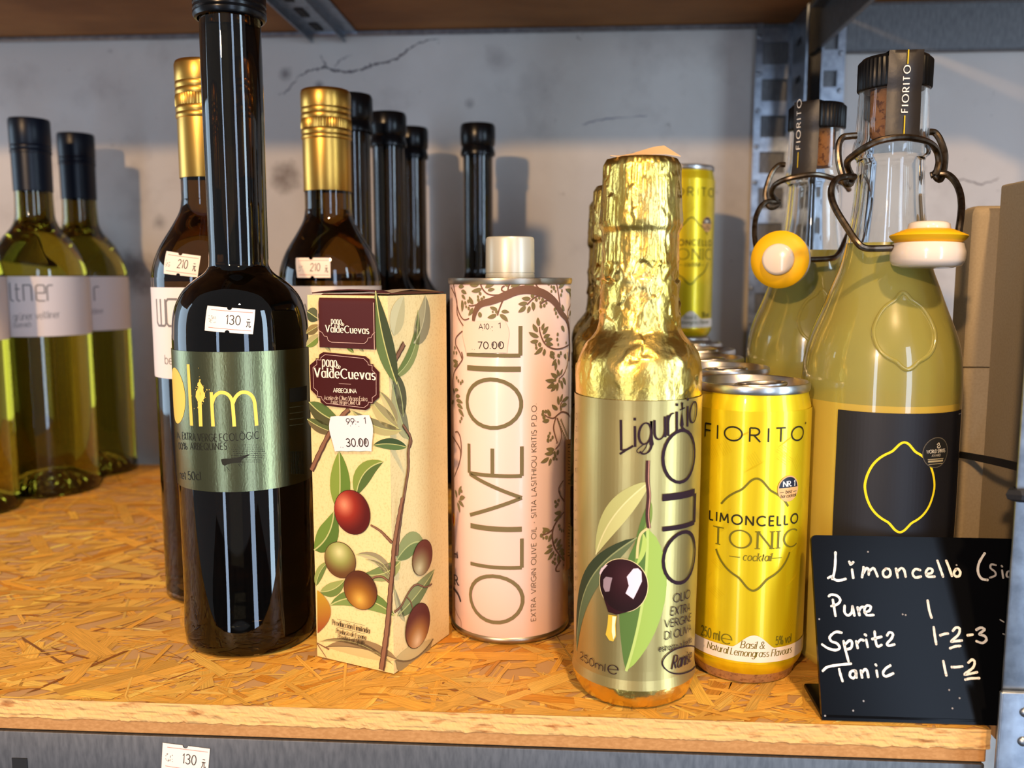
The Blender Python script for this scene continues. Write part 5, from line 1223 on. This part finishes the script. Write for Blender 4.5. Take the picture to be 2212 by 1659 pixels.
bm.loops.layers.float_color.new('ink'); merge(bm, ar.done(mi=1)); mk('paper_band', bm, [M_band, M_paper], t, 60)
# label
ar = Art(S, .0004); LY = (240, 222, 40)
uL, uR = S.uv(1806, 1000).x, S.uv(2068, 1000).x; vt_ = S.uv(1935, 893).y; vb_ = S.uv(1935, 1280).y
lm = S.uv(1948, 1050); tv, bv = S.uv(1950, 955).y, S.uv(1946, 1149).y
pts = lemon_uv(S, lm.x, tv, bv, (S.uv(2021, 1050).x-S.uv(1875, 1050).x)/2); ar.ribbon(pts[:-1]+[pts[0], pts[1]], .0010, LY, 3)
q = S.uv(2020, 977); rx = (S.uv(2046, 977).x-S.uv(1994, 977).x)/2; ry = rx*1.0
ar.ellipse(q, rx, ry, (92, 88, 80), 5, n=40); ar.ellipse(q, rx*.94, ry*.94, (34, 34, 34), 6, n=40)
ar.text('WORLD SPIRITS', q+Vector((-rx*.72, -ry*.02)), 0, ry*.22, (220, 214, 200), 7, w=.12, fit=rx*1.44); ar.text('AWARD', q+Vector((-rx*.34, -ry*.26)), 0, ry*.16, (190, 184, 170), 7, w=.12, fit=rx*.68)
for s_, w_ in ((-.42, .05), (-.56, .12), (-.74, .04)): ar.ribbon([q+Vector((-rx*.7*(1+s_*.3), ry*s_)), q+Vector((rx*.7*(1+s_*.3), ry*s_))], ry*w_, (170, 160, 132), 7)
ar.ribbon(catmull([q+Vector((rx*x, ry*y)) for x, y in ((.0, .5), (.14, .62), (.2, .5), (.05, .4), (.1, .3), (.28, .34), (.24, .45))], 4), ry*.05, (210, 204, 190), 7)
ar.ribbon([(uR-.0044, vt_-.0017), (uR-.0010, vt_-.0017)], .0004, (170, 170, 176), 3)
label_mesh(ar, M_blacklabel, 'label', t, uL, uR, vb_, vt_)
# swing wire and ceramic stopper
zpc = c.dot(HEAD)
def wire(bm, pts, r=.0015): tube(bm, catmull([P(*p) for p in pts], 5), r, 10)
f_ = zpc-.0185
bm = bmesh.new()
wire(bm, [(1850, 293, zpc), (1836, 294, zpc), (1821, 297, zpc), (1812, 312, zpc-.001), (1811, 341, zpc-.002), (1817, 371, zpc-.003), (1826, 395, zpc-.003), (1836, 398, zpc+.001), (1842, 386, zpc+.003)])
wire(bm, [(2002, 286, zpc), (2012, 285, zpc), (2021, 288, zpc), (2032, 305, zpc-.001), (2041, 335, zpc-.002), (2038, 371, zpc-.003), (2031, 388, zpc-.003), (2022, 382, zpc-.004), (2021, 372, zpc-.001)])
wire(bm, [(1842, 384, zpc+.004), (1832, 364, zpc-.002), (1831, 348, zpc-.006), (1845, 335, zpc-.011), (1868, 319, zpc-.016), (1897, 305, f_), (1939, 297, f_), (1978, 299, zpc-.0165), (2006, 308, zpc-.011), (2022, 323, zpc-.006), (2028, 347, zpc-.005), (2024, 368, zpc-.006), (2020, 378, zpc-.006)])
mk('neck_wire', bm, M_wire, t)
bm = bmesh.new(); g_ = zpc-.029
wire(bm, [(1846, 382, zpc-.001), (1827, 382, zpc-.004), (1808, 387, zpc-.006), (1797, 404, zpc-.009), (1796, 426, zpc-.012), (1806, 453, zpc-.017), (1830, 492, zpc-.023), (1851, 523, zpc-.028), (1866, 535, g_), (1891, 537, g_), (1950, 535, g_)])
wire(bm, [(2010, 379, zpc-.003), (2026, 375, zpc-.004), (2046, 377, zpc-.006), (2062, 391, zpc-.009), (2073, 414, zpc-.013), (2077, 441, zpc-.018), (2075, 471, zpc-.024), (2070, 505, zpc-.028), (2066, 534, g_), (2040, 537, g_)])
mk('bail_wire', bm, M_wire, t)
def ceramic(center, axis, k):
    M = Matrix.Translation(center) @ Vector((0, 0, 1)).rotation_difference(axis).to_matrix().to_4x4() @ Matrix.Scale(k, 4)
    a = bmesh.new(); lathe(a, [(0, -.0058), (.0100, -.0058), (.0136, -.0048), (.0148, -.0028), (.0150, .0010), (.0140, .0044), (.0120, .0050), (0, .0050)], (0, 0, 0), 64)
    lathe(a, [(.0060, .0095), (.0082, .0096), (.0086, .0110), (.0082, .0128), (.0068, .0136), (0, .0138)], (0, 0, 0), 48)
    b = bmesh.new(); lathe(b, [(.0060, .0046), (.0128, .0046), (.0147, .0062), (.0156, .0074), (.0154, .0079), (.0120, .0094), (.0096, .0104), (.0060, .0104)], (0, 0, 0), 64)
    for x in (a, b):
        for v in x.verts: v.co = M @ v.co
    return a, b
cen = P(2003, 549, g_-.0015); a, b = ceramic(cen, Vector((.02, .03, 1)).normalized(), .98)
cs = mk('ceramic_stopper', a, M_ceramic, t, 50); mk('gasket', b, M_rubber, cs, 50)
# back bottle
p = flat(P(1747, 700, .510)); dl = (p - c)
t2 = copy_tree(t, None, p, 0, 'smaller-looking swing-top bottle standing further back, by the metal uprights', 'swing-top limoncello bottles', skip=('neck_wire', 'bail_wire', 'ceramic_stopper', 'gasket', 'paper_band', 'label'))
zq = p.dot(HEAD); So = Rev(p, outer, BR_)
S = So
bm, ub, vb = band(1733, 376, 0, '', t2, So, p, .0072)
S2 = Rev(p, prof_band, BR_); ar = Art(S2, .0006); v1_, v2_ = S2.uv(1727, 322).y, S2.uv(1727, 216).y
us = S2.uv(1726, 330).x
ar.text('FIORITO', (us+.0022*kx*.5, v1_), math.pi/2, .0026*kx, (244, 240, 232), 2, w=.1, track=.42, fit=v2_-v1_); ar.ribbon([(us-.0001, S2.uv(1727, 362).y), (us-.0001, S2.uv(1727, 329).y)], .0005*kx, (214, 186, 40), 2)
bm.loops.layers.float_color.new('ink'); merge(bm, ar.done(mi=1)); mk('paper_band', bm, [M_band, M_paper], t2, 60)
bm = bmesh.new()
wire(bm, [(1696, 356, zq), (1683, 357, zq), (1668, 372, zq-.002), (1657, 400, zq-.004), (1653, 425, zq-.006), (1662, 447, zq-.007), (1676, 446, zq-.006), (1684, 438, zq-.004)])
wire(bm, [(1682, 440, zq-.004), (1668, 420, zq-.008), (1672, 402, zq-.012), (1690, 390, zq-.017), (1720, 382, zq-.020), (1760, 377, zq-.020), (1795, 384, zq-.016), (1822, 396, zq-.008), (1834, 410, zq)])
mk('neck_wire', bm, M_wire, t2)
bm = bmesh.new()
wire(bm, [(1684, 436, zq-.004), (1654, 437, zq-.008), (1637, 458, zq-.012), (1630, 490, zq-.018), (1633, 530, zq-.026), (1648, 560, zq-.034), (1690, 562, zq-.038), (1740, 561, zq-.037), (1790, 559, zq-.034), (1808, 552, zq-.030), (1822, 528, zq-.022), (1846, 470, zq-.012), (1850, 430, zq-.006)])
mk('bail_wire', bm, M_wire, t2)
cen = P(1690, 562, zq-.040); a, b = ceramic(cen, (CAM-cen).normalized()+Vector((-.22, 0, .04)), .96)
cs = mk('ceramic_stopper', a, M_ceramic, t2, 50); mk('gasket', b, M_rubber, cs, 50)
# ================================================================== chalk sign
M_acryl = mat('black acrylic', (9, 10, 13), rough=.2, spec=.10)
M_chalk = ink('chalk pen', .75)
B0 = ground(1776, 1557); TL = onX(1752, 1157, B0.x); XR = .204
t = thing('chalk_sign', 'black chalkboard sign with handwritten Limoncello list leaning by the front post', 'sign', (B0.x+.04, B0.y, 0))
ev = (TL-B0).normalized(); hgt = (TL-B0).length; th_ = .0022
nn = Vector((1, 0, 0)).cross(ev)
bm = bmesh.new()
def sp(x, h, d): return Vector((x, B0.y, .0003)) + ev*h + nn*d
def plate(pts, d0, d1):
    lo = [bm.verts.new(sp(x, h, d0)) for x, h in pts]; hi = [bm.verts.new(sp(x, h, d1)) for x, h in pts]
    bm.faces.new(lo); bm.faces.new(hi[::-1])
    for i in range(len(pts)): bm.faces.new([lo[i], lo[i-1], hi[i-1], hi[i]])
s_ = 1 if nn.y > 0 else -1
rc = .0022; cor = lambda cx, cy, a0: [(cx+rc*math.cos(R(a0+i*18)), cy+rc*math.sin(R(a0+i*18))) for i in range(6)]
plate([(B0.x, 0), (XR, 0)]+cor(XR-rc, hgt-rc, 0)+cor(B0.x+rc, hgt-rc, 90), 0, s_*th_)
bmesh.ops.recalc_face_normals(bm, faces=bm.faces[:])
SG = Flat((B0.x, B0.y, .0003), (1, 0, 0), ev); ar = Art(SG, .0001); CH = (236, 232, 224)
def G(x, y): return (1712+x/3.136, 1130+y/3.136)
random.seed(2)
def chalk(strokes, w=17, col=CH):
    for st in strokes:
        P2 = catmull([tuple(v) for v in ar.px([G(*p) for p in st])], 6) if len(st) > 2 else ar.px([G(*p) for p in st])
        k = (SG.uv(*G(st[0][0]+w, st[0][1]))-SG.uv(*G(*st[0]))).length
        ar.ribbon(P2, [k*random.uniform(.86, 1.1) for _ in P2], col, 2, round_=True)
chalk([[(290, 200), (288, 280), (280, 340), (268, 378)], [(240, 372), (262, 362), (275, 375), (300, 388), (330, 386), (358, 378)], [(383, 262), (392, 280)], [(410, 265), (400, 275)], [(402, 315), (410, 370)],
       [(470, 365), (478, 320), (480, 300)], [(478, 340), (500, 305), (515, 318), (515, 350)], [(515, 330), (545, 305), (560, 325), (575, 362)], [(630, 310), (612, 330), (618, 360), (645, 365), (662, 345), (655, 315), (630, 308)],
       [(700, 310), (712, 368)], [(708, 330), (735, 305), (755, 320), (765, 362)], [(862, 318), (830, 312), (812, 340), (830, 368), (868, 362)], [(905, 345), (940, 338), (945, 315), (920, 308), (902, 335), (915, 362), (960, 362)],
       [(980, 255), (1000, 310), (1018, 362)], [(1040, 255), (1062, 310), (1078, 358)], [(1108, 312), (1092, 335), (1100, 358), (1125, 360), (1135, 335), (1122, 312), (1105, 312)], [(1300, 205), (1262, 270), (1255, 330), (1278, 375), (1318, 385)]])
chalk([[(1375, 285), (1345, 280), (1340, 305), (1370, 330), (1372, 355), (1335, 370)], [(1418, 320), (1425, 370)], [(1415, 290), (1418, 294)], [(1480, 325), (1455, 330), (1450, 360), (1478, 368)]], 13, (176, 172, 170))
chalk([[(245, 495), (262, 485), (300, 492), (322, 520), (305, 548), (262, 562)], [(272, 520), (282, 580), (290, 628)], [(352, 560), (352, 605), (375, 625), (400, 605), (405, 565)], [(405, 565), (418, 625)], [(440, 572), (452, 622)], [(446, 600), (462, 572), (482, 568)],
       [(488, 605), (520, 592), (528, 565), (500, 560), (486, 590), (502, 622), (548, 622)], [(914, 525), (925, 590), (940, 640)],
       [(330, 742), (290, 738), (252, 770), (262, 800), (300, 815), (318, 845), (290, 860), (240, 848), (200, 822)], [(345, 800), (358, 860), (378, 935)], [(352, 825), (385, 795), (402, 810), (395, 845), (365, 855)], [(430, 800), (440, 845)], [(436, 815), (460, 790), (480, 795)],
       [(498, 790), (508, 838)], [(490, 755), (496, 760)], [(555, 735), (562, 800), (575, 835), (602, 825)], [(540, 785), (600, 770)], [(640, 760), (655, 740), (678, 750), (670, 780), (640, 815), (650, 830), (688, 822)],
       [(955, 705), (962, 760), (972, 820)], [(1000, 760), (1030, 750), (1052, 748)], [(1085, 730), (1105, 708), (1130, 715), (1122, 755), (1075, 800), (1100, 800), (1145, 795)], [(1065, 848), (1100, 835), (1135, 832)], [(1185, 760), (1218, 755)],
       [(1245, 722), (1275, 708), (1298, 722), (1265, 752), (1300, 765), (1312, 790), (1285, 812), (1245, 800)],
       [(205, 1000), (235, 975), (300, 962), (395, 952)], [(315, 990), (325, 1030), (338, 1070)], [(425, 1000), (395, 1005), (388, 1035), (412, 1050), (430, 1025), (425, 1000), (432, 1045)], [(462, 1000), (470, 1045)], [(468, 1015), (490, 990), (505, 1005), (512, 1042)], [(568, 1000), (575, 1040)], [(562, 958), (566, 964)],
       [(660, 965), (630, 985), (612, 1015), (630, 1038), (680, 1018)], [(1020, 935), (1030, 985), (1040, 1030)], [(1078, 975), (1110, 975), (1148, 970)], [(1190, 945), (1215, 925), (1232, 940), (1220, 980), (1165, 1022), (1200, 1020), (1248, 1010)], [(1170, 1060), (1205, 1052), (1262, 1050)]])
chalk([[(1405, 655), (1430, 670)], [(1425, 750), (1440, 756)]], 9, (170, 168, 166))
for x, y in ((480, 1205), (410, 1270), (1060, 1130), (1082, 1255), (1130, 1185), (510, 195), (745, 618), (765, 622), (180, 650), (1110, 285), (220, 1305)): ar.ellipse(SG.uv(*G(x, y)), .0004, .0004, (150, 148, 150), 2, n=7)
bm.loops.layers.float_color.new('ink'); merge(bm, ar.done(mi=1)); mk('sign_panel', bm, [M_acryl, M_chalk], t, 30)
bm = bmesh.new(); fb_ = ground(1727, 1486)
box(bm, B0.x, XR, B0.y+.0004, fb_.y, .0002, .0024); bevel(bm, .0007, 2); mk('sign_foot', bm, M_acryl, t)
